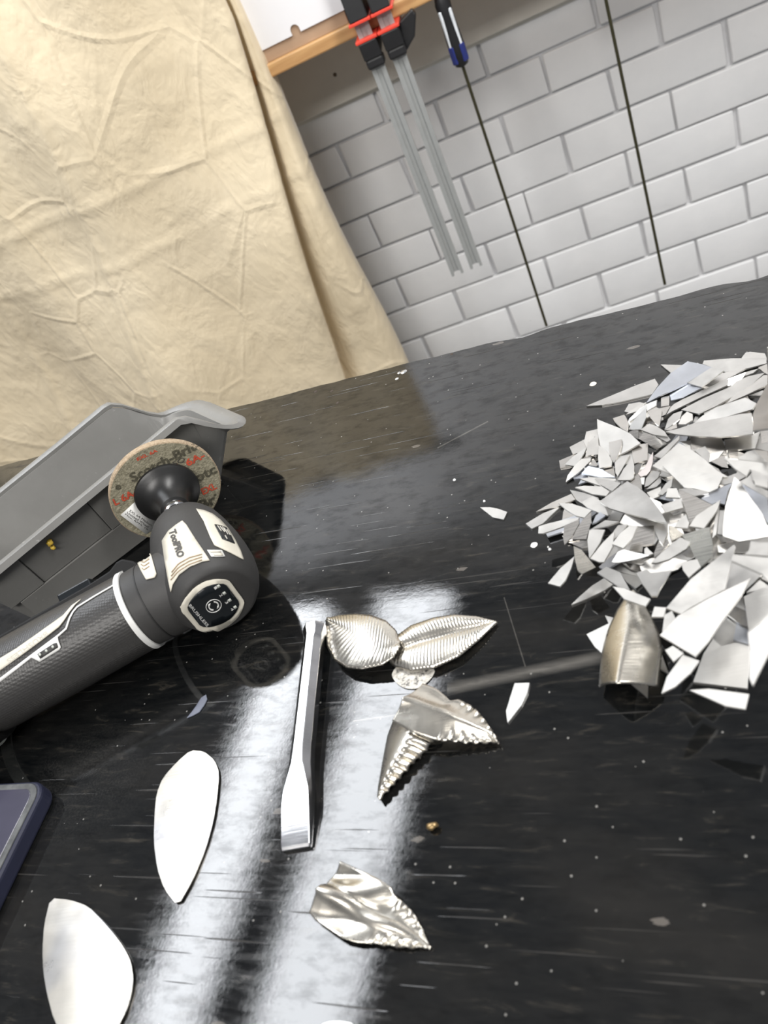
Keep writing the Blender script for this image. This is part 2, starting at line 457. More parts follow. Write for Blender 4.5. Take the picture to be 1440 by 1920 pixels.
for (u, v) in ((-0.9, -0.36), (0.65, -0.36), (-0.9, VE - 0.09), (0.65, VE - 0.09)):
    vv, ff = obox_vf(uvz(u, v, (FLOOR_Z - 0.034) / 2), TX, TN, (0, 0, 1), 0.06, 0.06, -FLOOR_Z - 0.034)
    build('leg', vv, ff, MAT['leg'], bench)
vv, ff = obox_vf(uvz(-0.12, VE - 0.09, -0.075), TX, TN, (0, 0, 1), 1.5, 0.03, 0.08)
build('apron', vv, ff, MAT['leg'], bench)
# paint drops, screw heads and a patch of dried white residue on the bench top
MAT['drop'] = simple('cream_paint', (0.86, 0.80, 0.68), 0.4)
MAT['dropw'] = simple('white_paint', (0.9, 0.9, 0.88), 0.4)
MAT['screw'] = simple('zinc_screw', (0.6, 0.6, 0.6), 0.3, 1.0)
MAT['hole'] = simple('hole_shade', (0.035, 0.022, 0.014), 0.7)
def blob(name, px, r_px, mat, sq=0.62, h=0.0007, parent=bench, seed=0, n=14):
    r = random.Random(seed); c = on_z(*px); s = (on_z(px[0] + 1, px[1]) - c).length
    V_ = [c + Vector((0, 0, h))]; 
    for ringk, (fr, hh) in enumerate(((0.7, h * .8), (1.0, 0.0))):
        for k in range(n):
            t = 2 * math.pi * k / n; q = r_px * s * fr * (1 + r.uniform(-.08, .08))
            V_.append(c + TX * math.cos(t) * q + TN * math.sin(t) * q + Vector((0, 0, hh + 0.00005)))
    F_ = [(0, 1 + k, 1 + (k + 1) % n) for k in range(n)] + [(1 + k, 1 + n + k, 1 + n + (k + 1) % n, 1 + (k + 1) % n) for k in range(n)]
    return build(name, V_, F_, mat, parent, smooth=True)
blob('paint_drop', (1112, 720), 6, MAT['drop'], seed=1)
blob('paint_drop', (1001, 1022), 6.5, MAT['dropw'], seed=2)
blob('paint_drop', (1031, 1030), 3, MAT['dropw'], seed=3)
blob('paint_drop', (1028, 1026), 1.6, MAT['dropw'], seed=4)
blob('paint_drop', (908, 940), 2.2, MAT['dropw'], seed=5)
blob('paint_drop', (852, 900), 2.5, MAT['dropw'], seed=6)
for p in ((757, 697), (748, 699), (744, 710)): blob('screw_head', p, 5 if p[0] == 757 else 3, MAT['screw'], h=0.0004, seed=p[0])
for p in ((592, 734), (633, 755), (847, 664), (622, 733)): blob('hole_shade', p, 2.6, MAT['hole'], h=0.0002, seed=p[0])  # flat dark discs, painting the shade inside small holes in the top
m, nt, b = new_mat('dried_white_residue'); v = coord(nt)
nt.links.new(ramp(nt, noise(nt, v, 240, 6, 0.75), [(0.40, (0.04, 0.04, 0.04)), (0.47, (0.42, 0.40, 0.36)), (0.62, (0.66, 0.64, 0.58))]), b.inputs['Base Color']); b.inputs['Roughness'].default_value = 0.6
nt.links.new(bump(nt, noise(nt, v, 200, 6), 0.6, 0.001), b.inputs['Normal'])
MAT['residue'] = m
pts = [(733, 1266), (742, 1250), (770, 1245), (800, 1250), (817, 1256), (810, 1270), (798, 1283), (780, 1292), (760, 1291), (744, 1282)]
pts = smooth_closed(pts, 2); top_ = [on_z(p[0], p[1], 0.0006) for p in pts]; bot_ = [on_z(p[0], p[1], -0.0004) for p in pts]
n = len(pts)
build('residue_patch', bot_ + top_, [tuple(range(n))[::-1], tuple(range(n, 2 * n))] + [(i, (i + 1) % n, n + (i + 1) % n, n + i) for i in range(n)], MAT['residue'], bench)

# --- canvas curtain: one hanging sheet; front panel folds back behind its edge and comes out again
m, nt, b = new_mat('cream_canvas'); v = coord(nt)
base = ramp(nt, noise(nt, v, 3.5, 6, 0.6), [(0.3, (0.64, 0.535, 0.365)), (0.7, (0.76, 0.65, 0.465))])
base = mix_col(nt, ramp(nt, noise(nt, v, 60, 4, 0.7), [(0.74, 0.0), (0.80, 0.5)]), base, (0.45, 0.37, 0.25))
nt.links.new(base, b.inputs['Base Color']); b.inputs['Roughness'].default_value = 0.9
b.inputs['Sheen Weight'].default_value = 0.15
wv = nt.nodes.new('ShaderNodeTexVoronoi'); wv.feature = 'DISTANCE_TO_EDGE'; wv.inputs['Scale'].default_value = 7.0
wmp = coord(nt, (1.0, 1.0, 0.7), (0, math.radians(35), 0)); nt.links.new(wmp, wv.inputs['Vector'])
crease = ramp(nt, wv.outputs['Distance'], [(0.0, 1.0), (0.035, 0.0)])
gate = ramp(nt, noise(nt, v, 4, 2), [(0.42, 0.0), (0.55, 0.6)])
n0 = bump(nt, math_n(nt, 'MULTIPLY', crease, gate), 0.5, 0.006)
n1 = bump(nt, noise(nt, v, 7, 5, 0.5, 0.25), 0.55, 0.022, n0)
n1 = bump(nt, noise(nt, coord(nt, (1.0, 1.0, 0.55), (0, math.radians(-25), 0)), 22, 4, 0.55, 0.5), 0.8, 0.009, n1)
n2 = bump(nt, noise(nt, coord(nt, (700, 700, 700)), 1.0, 1), 0.12, 0.0006, n1)
nt.links.new(n2, b.inputs['Normal'])
MAT['canvas'] = m
CY = 1.50
CR1 = on_y(180, 395, CY).z; CR2 = on_y(120, 520, CY).z
def curtain_row(z):
    t = (0.55 - z) / 1.35                      # 0 at the top, 1 low down
    xc = -0.405 - 0.125 * max(0.0, min(1.15, (0.16 - z) / 0.70)) * 0.95
    if z > 0.16: xc = -0.405 + (z - 0.16) * 0.03
    out = []
    x_left = -2.15
    nf = 220
    for i in range(nf + 1):
        s = i / nf
        x = x_left + (xc - x_left) * s
        d = xc - x                              # distance from the front edge
        y = CY
        y += 0.030 * math.sin(d * 9.5 + 1.2 + 0.9 * z) * min(1, d / 0.15)
        y += 0.018 * math.sin(d * 17 + 3.0 * z + 0.4) * (1.15 - 0.75 * t)
        y += 0.012 * math.sin(d * 31 - 2.2 * z) * max(0, 1 - t * 1.1)
        y += 0.010 * math.sin((d * 6 + z * 7.0)) + 0.006 * math.sin(d * 13 - z * 11 + 2)
        y -= 0.0035 * math.exp(-((z - CR1 - 0.02 * math.sin(d * 3)) / 0.006) ** 2) + 0.003 * math.exp(-((z - CR2 + 0.015 * math.sin(d * 4 + 1)) / 0.006) ** 2)
        for (cd, cw, ca) in ((0.33, 0.008, 0.006), (0.62, 0.010, 0.005)):
            y -= ca * math.exp(-((d - cd - 0.10 * t) / cw) ** 2)
        y += 0.020 * math.sin(d * 7.5 - 1.3 * z + 2.0) * (0.4 + t) * min(1, d / 0.2)
        if d < 0.07: y += 0.030 * (1 - d / 0.07) ** 2     # rounds back at its edge
        out.append((x, y))
    yb = out[-1][1]
    # tuck behind, then a second, deeper fold out to the free edge
    tuck = 0.035 + 0.04 * t
    xr = -0.3935 + 0.004 * math.sin(z * 9)
    pts = [(xc + 0.002, yb + 0.012), (xc - 0.004, yb + 0.028), (xc - tuck * 0.6, yb + 0.046), (xc - tuck * 0.5, yb + 0.064), (xc - 0.004, yb + 0.064)]
    out += pts
    for k in range(1, 15):
        s = k / 14
        x = xc + (xr - xc) * s
        y = yb + 0.064 - 0.034 * math.sin(math.pi * min(1, s * 1.0)) - 0.006 * math.sin(s * 9)
        if s > 0.85: y += (s - 0.85) * 0.12
        out.append((x, y))
    return out
V_, F_ = [], []; zs = [0.7742 - 1.655 * k / 180 for k in range(181)]
for z in zs:
    row = curtain_row(z)
    for (x, y) in row: V_.append((x, y, z))
n = len(row)
for i in range(len(zs) - 1):
    for k in range(n - 1): F_.append((i * n + k, i * n + k + 1, (i + 1) * n + k + 1, (i + 1) * n + k))
cur = build('canvas_curtain', V_, F_, MAT['canvas'], None, origin=(-1.2, CY, -0.88), smooth=True)
tag(cur, 'cream canvas drop cloth hung as a curtain beside the white brick wall', 'curtain')
solid(cur, 0.0025)

# curtain rail above the frame, on wall brackets
MAT['rail'] = simple('grey_steel_rail', (0.35, 0.35, 0.35), 0.4, 1.0)
rail = empty('curtain_rail', (-1.2, WALL_Y, 0.8)); tag(rail, 'grey steel curtain rail on brackets above the canvas curtain', 'curtain rail')
vv, ff = tube_vf([(-2.2, CY + 0.01, 0.7855), (-0.33, CY + 0.01, 0.7855)], 0.011, 12); build('rail_tube', vv, ff, MAT['rail'], rail, smooth=True, sharp=50)
for x in (-1.9, -0.6):
    vv, ff = box_vf(x - .012, x + .012, CY, WALL_Y + 0.008, 0.79, 0.802); build('bracket', vv, ff, MAT['rail'], rail)

# --- timber shelf with a painted ledger board under it
m, nt, b = new_mat('oiled_pine'); 
gr = noise(nt, coord(nt, (3, 40, 60)), 1.0, 6, 0.6, 1.2)
nt.links.new(ramp(nt, gr, [(0.3, (0.42, 0.22, 0.085)), (0.6, (0.62, 0.37, 0.16)), (0.8, (0.70, 0.45, 0.22))]), b.inputs['Base Color']); b.inputs['Roughness'].default_value = 0.4
MAT['pine'] = m
MAT['ledger'] = simple('cream_painted_board', (0.70, 0.68, 0.62), 0.55, var=0.06, scale=12)
MAT['knot'] = simple('brown_knot', (0.12, 0.09, 0.06), 0.7)
SY = 1.60; SZ0, SZ1 = 0.047, 0.070
shelf = empty('wall_shelf', (0, WALL_Y, SZ0)); tag(shelf, 'orange pine shelf board on a cream ledger fixed to the brick wall', 'shelf')
vv, ff = box_vf(-1.25, 0.95, SY, WALL_Y - 0.004, SZ0, SZ1); o = build('shelf_board', vv, ff, MAT['pine'], shelf); bevel(o, 0.003)
vv, ff = box_vf(-1.25, 0.95, WALL_Y - 0.034, WALL_Y - 0.004, -0.098, SZ0); o = build('ledger_board', vv, ff, MAT['ledger'], shelf); bevel(o, 0.002)
vv, ff = box_vf(-1.25, 0.95, WALL_Y - 0.012, WALL_Y + 0.004, -0.108, -0.098); build('ledger_batten', vv, ff, MAT['ledger'], shelf)   # set back: its shade is real
c = on_y(628, 140, WALL_Y - 0.034)
vv, ff = lathe_vf(c, (0, -1, 0), [(-0.002, 0.004), (0.0006, 0.004), (0.0008, 0.0015)], 14); build('knot', vv, ff, MAT['knot'], shelf)

# --- cardboard box with a white lid on the shelf
MAT['card'] = simple('brown_cardboard', (0.42, 0.28, 0.18), 0.8, var=0.08, scale=20)
MAT['lid'] = simple('white_card_lid', (0.80, 0.79, 0.80), 0.6, var=0.03, scale=8)
bx0, bx1 = -0.398, -0.226; by0, by1 = SY + 0.006, SY + 0.20
box = empty('storage_box', ((bx0 + bx1) / 2, by0 + .1, SZ1)); tag(box, 'brown cardboard box with a white lid standing on the pine shelf', 'box')
vv, ff = box_vf(bx0 + .005, bx1 - .005, by0 + .004, by1 - .004, SZ1, SZ1 + 0.19); o = build('box_base', vv, ff, MAT['card'], box); bevel(o, 0.001)
# lid skirt with a thumb notch cut into its front
lz0, lz1 = SZ1 + 0.022, SZ1 + 0.195
nx = on_y(557, 65, by0).x; nr = 0.0085
front = [(bx0, lz0)] + [(nx - nr, lz0)] + [(nx + nr * math.cos(math.pi - math.pi * k / 10), lz0 + 0.006 + nr * math.sin(math.pi * k / 10)) for k in range(11)] + [(nx + nr, lz0)] + [(bx1, lz0), (bx1, lz1), (bx0, lz1)]
n = len(front); V_ = [(x, by0, z) for x, z in front] + [(x, by0 + .003, z) for x, z in front]
F_ = [tuple(range(n)), tuple(range(n, 2 * n))[::-1]] + [(i, n + i, n + (i + 1) % n, (i + 1) % n) for i in range(n)]
p1 = (V_, F_)
p2 = box_vf(bx0, bx0 + .003, by0 + .003, by1, lz0, lz1); p3 = box_vf(bx1 - .003, bx1, by0 + .003, by1, lz0, lz1)
p4 = box_vf(bx0 + .003, bx1 - .003, by1 - .003, by1, lz0, lz1); p5 = box_vf(bx0, bx1, by0, by1, lz1, lz1 + .003)
vv, ff = join_vf(p1, p2, p3, p4, p5); build('box_lid', vv, ff, MAT['lid'], box)
# blue-grey plastic case behind the curtain edge
MAT['case'] = simple('blue_grey_plastic', (0.30, 0.33, 0.38), 0.45)
case = empty('tool_case', (-0.53, SY + .12, SZ1)); tag(case, 'blue grey plastic case on the shelf behind the canvas curtain edge', 'tool case')
vv, ff = box_vf(-0.66, -0.408, SY + .03, SY + .22, SZ1, SZ1 + .12); o = build('case_body', vv, ff, MAT['case'], case); bevel(o, 0.008, 3)
vv, ff = box_vf(-0.662, -0.406, SY + .028, SY + .222, SZ1 + .122, SZ1 + .18); o = build('case_lid', vv, ff, MAT['case'], case); bevel(o, 0.01, 3)
vv, ff = box_vf(-0.46, -0.43, SY + .020, SY + .030, SZ1 + .10, SZ1 + .14); o = build('latch', vv, ff, MAT['case'], case); bevel(o, 0.002)
vv, ff = box_vf(-0.395, -0.335, SY + .0055, SY + .02, SZ1, SZ1 + .004)

# --- two bar clamps gripping the shelf edge
MAT['clampbar'] = simple('grey_clamp_bar', (0.40, 0.41, 0.40), 0.32, 0.3, var=0.05)
MAT['clampblack'] = simple('black_nylon', (0.014, 0.014, 0.015), 0.45, bmp=0.1)
MAT['clampred'] = simple('red_rubber_pad', (0.72, 0.055, 0.03), 0.5)
def clamp(x, zb, zup, lab, lever):
    by = SY - 0.030
    c = empty('bar_clamp', (x, by, zb)); tag(c, lab, 'clamp', 'bar clamps gripping the shelf edge')
    # I-section bar: two bright flanges with a groove between them
    w, g = 0.0125, 0.0046
    sec = [(-w, -.004), (-g, -.004), (-g, -.0012), (g, -.0012), (g, -.004), (w, -.004), (w, .004), (g, .004), (g, .0012), (-g, .0012), (-g, .004), (-w, .004)]
    V_ = []; n = len(sec)
    for z in (zb + 0.004, zup): V_ += [(x + a, by + b_, z) for a, b_ in sec]
    F_ = [(i, (i + 1) % n, n + (i + 1) % n, n + i) for i in range(n)] + [tuple(range(n))[::-1], tuple(range(n, 2 * n))]
    bar_ = (V_, F_)
    tips = [box_vf(x - w, x - w + .005, by - .004, by + .004, zb - .004, zb + .004), box_vf(x + w - .005, x + w, by - .004, by + .004, zb - .004, zb + .004)]
    vv, ff = join_vf(bar_, *tips); ob = build('bar', vv, ff, MAT['clampbar'], c)
    # fixed jaw above the board, sliding jaw below it: both reach back over the shelf
    for (z0, z1, pz0, pz1, nm, reach) in ((SZ1 + .005, SZ1 + .034, SZ1, SZ1 + .005, 'upper_jaw', .085), (SZ0 - .034, SZ0 - .005, SZ0 - .005, SZ0, 'sliding_jaw', .085)):
        low = nm == 'sliding_jaw'
        prof = [(by - .016, z0), (by - .019, z1), (SY + reach * .72, z1), (SY + reach, (z0 * .3 + z1 * .7) if low else z0 + .004), (SY + .02, z0 + (.006 if low else 0))] if low else \
               [(by - .019, z0), (by - .016, z1 + .012), (by + .02, z1 + .012), (SY + .03, z1), (SY + reach, z0 + .012), (SY + reach, z0)]
        n = len(prof); hw = 0.0165
        V_ = [(x - hw, y, z) for y, z in prof] + [(x + hw, y, z) for y, z in prof]
        F_ = [tuple(range(n)), tuple(range(n, 2 * n))[::-1]] + [(i, n + i, n + (i + 1) % n, (i + 1) % n) for i in range(n)]
        o = build(nm, V_, F_, MAT['clampblack'], c); bevel(o, 0.002)
        vv, ff = box_vf(x - .0196, x + .0196, by - .020, SY + reach * .95, pz0, pz1); o2 = build('pad', vv, ff, MAT['clampred'], o); bevel(o2, 0.001)
    # grip below the sliding jaw
    vv, ff = box_vf(x - .016, x + .016, by - .014, by + .016, SZ0 - .050, SZ0 - .033); o = build('grip', vv, ff, MAT['clampblack'], c); bevel(o, 0.004)
    if lever:
        V_ = []; 
        for y in (by + .006, by + .024): V_ += [(x + .014, y, SZ0 - .030), (x + .018, y, SZ0 - .004), (x + .046, y, SZ0 + .006), (x + .050, y, SZ0 - .004), (x + .036, y, SZ0 - .034), (x + .014, y, SZ0 - .050)]
        n = 6; o = build('trigger_lever', V_, [tuple(range(n)), tuple(range(n, 2 * n))[::-1]] + [(i, n + i, n + (i + 1) % n, (i + 1) % n) for i in range(n)], MAT['clampblack'], c); bevel(o, 0.003)
xa = on_y(780, 310, SY - .03).x; xb = on_y(820, 300, SY - .03).x
clamp(xa, on_y(853, 512, SY - .03).z, 0.19, 'black and red bar clamp on the shelf next to the white lidded box', False)
clamp(xb, on_y(891, 497, SY - .03).z, 0.20, 'black and red bar clamp with a side lever, nearer the blue handled pick-up tool', True)

# --- long pick-up tools with moulded handles hanging from hooks under the shelf front
MAT['hblue'] = simple('navy_handle', (0.02, 0.03, 0.16), 0.35)
MAT['hblack'] = simple('black_handle', (0.012, 0.012, 0.013), 0.4)
MAT['hclear'] = simple('clear_white_handle', (0.72, 0.75, 0.78), 0.25)
MAT['shaft'] = simple('dark_olive_shaft', (0.07, 0.065, 0.035), 0.35, 0.6)
def pickup(x, ztop, zh, zend, lab):
    y = SY + 0.012
    c = empty('pickup_tool', (x, y, zend)); tag(c, lab, 'pick-up tool')
    L = ztop - zh
    prof = [(0, .004), (.004, .012), (.02, .0155), (.05, .0145), (.085, .0125), (L - .012, .014), (L, .011)]
    vv, ff = lathe_vf((x, y, zh), (0, 0, 1), prof, 16, up=(0, -1, 0)); h = build('handle', vv, ff, MAT['hblack'], c, smooth=True, sharp=60)
    for k in range(4):
        t = math.pi / 4 + k * math.pi / 2; cx, cy = math.cos(t), math.sin(t)
        vv, ff = obox_vf((x + cx * .0125, y + cy * .0125, zh + .062), (cx, cy, 0), (-cy, cx, 0), (0, 0, 1), .0052, .006, .070)
        o = build('grip_strip', vv, ff, MAT['hclear'], h); bevel(o, 0.002)
        vv, ff = obox_vf((x + cx * .0138, y + cy * .0138, zh + .024), (cx, cy, 0), (-cy, cx, 0), (0, 0, 1), .0052, .012, .030)
        o = build('grip_strip', vv, ff, MAT['hblue'], h); bevel(o, 0.0022)
    vv, ff = lathe_vf((x, y, zh - .0005), (0, 0, 1), [(0, .004), (.003, .0105), (.012, .0148), (.016, .0148)], 16); build('end_cap', vv, ff, MAT['hblue'], h, smooth=True, sharp=60)
    vv, ff = tube_vf([(x, y, zh + .004), (x + .0005, y, (zh + zend) / 2), (x, y, zend)], 0.0030, 10); build('shaft', vv, ff, MAT['shaft'], c, smooth=True, sharp=50)
    vv, ff = lathe_vf((x, y, zend), (0, 0, 1), [(0, .0022), (.001, .0038), (.012, .0038), (.013, .0022)], 12); build('magnet_tip', vv, ff, MAT['shaft'], c)
    vv, ff = tube_vf([(x, y, ztop - .002), (x, y, SZ0 + .002)], 0.0045, 8); build('hanging_hook', vv, ff, MAT['clampblack'], c)
t1 = on_y(868, 125, SY + .012); t2 = on_y(1138, 0, SY + .012); e2 = on_y(1247, 533, SY + .012)
pickup(t1.x, 0.046, t1.z, on_y(1021, 612, SY + .012).z, 'pick-up tool with a blue and clear handle hanging beside the two clamps')
pickup(on_y(1190, 260, SY + .012).x, 0.046, -0.052, e2.z, 'pick-up tool hanging alone in front of the bricks, its thin dark shaft in view')

# ================================================================== GREY PICKING BIN
m, nt, b = new_mat('grey_plastic_bin'); v = coord(nt)
base = ramp(nt, noise(nt, v, 25, 5, 0.6), [(0.3, (0.155, 0.153, 0.145)), (0.7, (0.185, 0.183, 0.174))])
base = mix_col(nt, ramp(nt, noise(nt, v, 260, 3), [(0.70, 0.0), (0.78, 0.3)]), base, (0.5, 0.5, 0.48))
nt.links.new(base, b.inputs['Base Color']); b.inputs['Roughness'].default_value = 0.42
nt.links.new(bump(nt, noise(nt, v, 500, 2), 0.05), b.inputs['Normal'])
MAT['bin'] = m
BA = Vector((0.8, 0.6, 0)); BB = Vector((-0.6, 0.8, 0)); BO = Vector((-0.4155, 0.362, 0)) + BB * 0.003
def bin_pt(a, b_, z):
    if a > 0.09: a = a - 0.012 * min(1.0, (a - 0.09) / 0.06) * max(0.0, (b_ + 0.0235) / 0.0925)
    return BO + BA * a + BB * b_ + Vector((0, 0, z))
def rim_z(a, b_=-0.0235):
    a = a + 0.016 * (b_ + 0.0235) / 0.0925
    z = 0.058 + 0.012 * max(0.0, min(1.0, (a + 0.015) / 0.185))
    if a > 0.163:
        s = min(1.0, (a - 0.163) / 0.035); s = s * s * (3 - 2 * s); z = z * (1 - s) + 0.036 * s
    return z
def rrect(a0, a1, b0, b1, r, n=9, m_=16):
    pts = []
    def arc(ca, cb, t0):
        for k in range(n + 1):
            t = math.radians(t0 + 90 * k / n); pts.append((ca + r * math.cos(t), cb + r * math.sin(t)))
    def line(p, q, mm):
        for k in range(1, mm): pts.append((p[0] + (q[0] - p[0]) * k / mm, p[1] + (q[1] - p[1]) * k / mm))
    arc(a0 + r, b0 + r, 180); line((a0 + r, b0), (a1 - r, b0), 26)
    arc(a1 - r, b0 + r, 270); line((a1, b0 + r), (a1, b1 - r), m_)
    arc(a1 - r, b1 - r, 0); line((a1 - r, b1), (a0 + r, b1), 26)
    arc(a0 + r, b1 - r, 90); line((a0, b1 - r), (a0, b0 + r), m_)
    return pts
base_l = rrect(0.0, 0.172, -0.008, 0.050, 0.011); rim_l = rrect(-0.014, 0.197, -0.0235, 0.0690, 0.020)
def bin_loop(f, inset=0.0, dz=0.0, rel=True):
    out = []
    for (p, q) in zip(base_l, rim_l):
        a = p[0] + (q[0] - p[0]) * f; b_ = p[1] + (q[1] - p[1]) * f
        if inset:
            ca, cb = 0.088, 0.024
            d = math.hypot(a - ca, b_ - cb); k = inset / d
            a += (ca - a) * min(1, abs(inset) / max(abs(a - ca), .02)) * (1 if inset > 0 else -1) * (1 if abs(a - ca) > .075 else 0.0)
            b_ += (cb - b_) * min(1, abs(inset) / max(abs(b_ - cb), .01)) * (1 if inset > 0 else -1) * (1 if abs(b_ - cb) > .018 else 0.0)
        zz = (rim_z(q[0], q[1]) * f if rel else rim_z(q[0], q[1])) + dz
        out.append((a, b_, zz))
    return out
binobj = empty('picking_bin', BO); tag(binobj, 'grey plastic picking bin with a wide rim behind the grinder', 'bin')
loops = [bin_loop(0.0)] + [bin_loop(f) for f in (.25, .5, .75, .96)]
def loft(loops, name, cap0=False, cap1=False):
    n = len(loops[0]); V_ = [bin_pt(*p) for L in loops for p in L]; F_ = []
    for i in range(len(loops) - 1):
        for k in range(n): F_.append((i * n + k, i * n + (k + 1) % n, (i + 1) * n + (k + 1) % n, (i + 1) * n + k))
    if cap0: F_.append(tuple(range(n))[::-1])
    if cap1: F_.append(tuple((len(loops) - 1) * n + k for k in range(n)))
    return V_, F_
inner = [bin_loop(f, 0.0022, 0.0025 * (1 - f)) for f in (.96, .75, .5, .25, 0.0)]
vv, ff = loft(loops + inner, 'body', True, True)
o = build('bin_body', vv, ff, MAT['bin'], binobj, smooth=True, sharp=40)
# rolled rim flange: outwards and a little down, wider along the low front
def flange(k_out, dz):
    out = []
    for (q, L) in zip(rim_l, bin_loop(1.0)):
        ca, cb = 0.0915, 0.02275
        na = 1 if q[0] > 0.177 else (-1 if q[0] < 0.006 else 0); 
        d = Vector((max(0, q[0] - 0.177) - max(0, 0.006 - q[0]), max(0, q[1] - 0.049) - max(0, -0.0035 - q[1]), 0))
        if d.length < 1e-6: d = Vector((0, 1 if q[1] > cb else -1, 0))
        d.normalize(); front = max(0.0, d.x) * 0.9 if q[0] > 0.1 else 0
        out.append((q[0] + d.x * k_out * (1 + front), q[1] + d.y * k_out, rim_z(q[0], q[1]) + dz - (0.002 * front)))
    return out
fl = [flange(-0.0015, -0.0025), flange(-0.0015, 0.0), flange(0.0015, 0.0012), flange(0.0050, 0.0006), flange(0.0068, -0.0035), flange(0.0056, -0.0040), flange(0.0040, -0.0012), flange(0.0005, -0.0018)]
fl.append(fl[0])
vv, ff = loft(fl, 'rim'); build('rim', vv, ff, MAT['bin'], binobj, smooth=True, sharp=50)
# moulded bands and panels on the long near side and its mirror
def side_panel(a0, a1, f0, f1, t, far=False, name='wall_panel'):
    V_ = []
    na = 8
    for off in (-0.0006, t):
        for f in (f0, f1):
            for k in range(na + 1):
                a = a0 + (a1 - a0) * k / na
                b0 = -0.008 - 0.0155 * f - off if not far else 0.050 + 0.019 * f + off
                V_.append(bin_pt(a, b0, rim_z(a, b0) * f))
    n = na + 1; F_ = []
    for s in (0, 2 * n):
        for k in range(na): F_.append((s + k, s + k + 1, s + n + k + 1, s + n + k))
    for k in range(na):
        F_.append((k, k + 1, 2 * n + k + 1, 2 * n + k)); F_.append((n + k, n + k + 1, 3 * n + k + 1, 3 * n + k))
    F_ += [(0, n, 3 * n, 2 * n), (na, n + na, 3 * n + na, 2 * n + na)]
    o = build(name, V_, F_, MAT['bin'], binobj); bevel(o, 0.0005); return o
for far_ in (False, True):
    side_panel(0.006, 0.168, 0.02, 0.40, 0.0022, far_, 'lower_band')
    for (a0, a1, t) in ((-0.001, 0.026, 0.0022), (0.0265, 0.083, 0.0009), (0.0835, 0.146, 0.0022), (0.1465, 0.172, 0.0009)):
        side_panel(a0, a1, 0.405, 0.90, t, far_)
# dabs of old yellow glue under the near rim
MAT['glue'] = simple('amber_glue', (0.62, 0.42, 0.06), 0.15)
MAT['glue2'] = simple('brown_glue', (0.55, 0.33, 0.08), 0.3)
def lump(center, r, mat, parent, name, seed=0, squash=(1, 1, 1)):
    bm = bmesh.new(); bmesh.ops.create_icosphere(bm, subdivisions=2, radius=r); rr_ = random.Random(seed)
    V_ = [Vector(center) + Vector((v.co.x * squash[0], v.co.y * squash[1], v.co.z * squash[2])) * (1 + rr_.uniform(-.25, .25)) for v in bm.verts]
    F_ = [tuple(v.index for v in f.verts) for f in bm.faces]; bm.free()
    return build(name, V_, F_, mat, parent, smooth=True)
def near_wall(a, f, off=0.002): return bin_pt(a, -0.008 - 0.0155 * f - off, rim_z(a) * f)
lump(near_wall(0.048, 0.80), 0.0024, MAT['glue'], binobj, 'glue_dab', 1); lump(near_wall(0.047, 0.72), 0.0016, MAT['glue'], binobj, 'glue_dab', 2)
lump(bin_pt(-0.006, -0.014, 0.044), 0.0042, MAT['glue2'], binobj, 'glue_dab', 3)

# ================================================================== CORDLESS ANGLE GRINDER
MAT['rubber'] = simple('dark_grey_rubber', (0.027, 0.0262, 0.0255), 0.6, var=0.2, scale=40, bmp=0.08, bscale=500)
MAT['white_pl'] = simple('grubby_white_plastic', (0.56, 0.53, 0.45), 0.5, var=0.10, scale=70)
MAT['white_line'] = simple('white_line_paint', (0.66, 0.66, 0.64), 0.5, var=0.05)
MAT['gloss_blk'] = simple('glossy_black_panel', (0.006, 0.008, 0.010), 0.3, spec=0.3)
MAT['blk'] = simple('matt_black_plastic', (0.006, 0.006, 0.006), 0.6, spec=0.25)
MAT['ink'] = simple('black_print', (0.045, 0.042, 0.038), 0.6)
MAT['red'] = simple('red_print', (0.52, 0.075, 0.035), 0.7, var=0.3, scale=300)
MAT['ink2'] = simple('faded_black_print', (0.075, 0.068, 0.045), 0.8, var=0.5, scale=500)
MAT['led'] = simple('dull_led_window', (0.45, 0.47, 0.43), 0.4)
MAT['seam'] = simple('black_seam_shade', (0.006, 0.006, 0.006), 0.6)
MAT['padrub'] = simple('black_pad_rubber', (0.012, 0.012, 0.012), 0.38, bmp=0.05)
MAT['greycode'] = simple('pale_grey_print', (0.45, 0.43, 0.38), 0.6)
m, nt, b = new_mat('olive_fibre_wheel'); v = coord(nt)
nt.links.new(ramp(nt, noise(nt, v, 420, 5, 0.7), [(0.3, (0.16, 0.145, 0.095)), (0.55, (0.30, 0.275, 0.195)), (0.75, (0.40, 0.36, 0.27))]), b.inputs['Base Color']); b.inputs['Roughness'].default_value = 0.95
nt.links.new(bump(nt, noise(nt, v, 700, 4), 0.8, 0.001), b.inputs['Normal']); MAT['wheel'] = m
m, nt, b = new_mat('tan_wheel_rim'); v = coord(nt)
nt.links.new(ramp(nt, noise(nt, v, 500, 4, 0.7), [(0.3, (0.26, 0.19, 0.12)), (0.7, (0.42, 0.33, 0.23))]), b.inputs['Base Color']); b.inputs['Roughness'].default_value = 0.95
nt.links.new(bump(nt, noise(nt, v, 900, 3), 0.8, 0.001), b.inputs['Normal']); MAT['wheel_rim'] = m
m, nt, b = new_mat('knurled_grip_rubber')
tcv = coord(nt, (1, 1, 1)); vor = nt.nodes.new('ShaderNodeTexVoronoi'); vor.inputs['Scale'].default_value = 620; vor.inputs['Randomness'].default_value = 0.15; nt.links.new(tcv, vor.inputs['Vector'])
b.inputs['Base Color'].default_value = (0.030, 0.029, 0.028, 1); b.inputs['Roughness'].default_value = 0.42
nt.links.new(bump(nt, math_n(nt, 'SUBTRACT', 1.0, vor.outputs['Distance']), 0.35, 0.0006), b.inputs['Normal']); MAT['grip'] = m

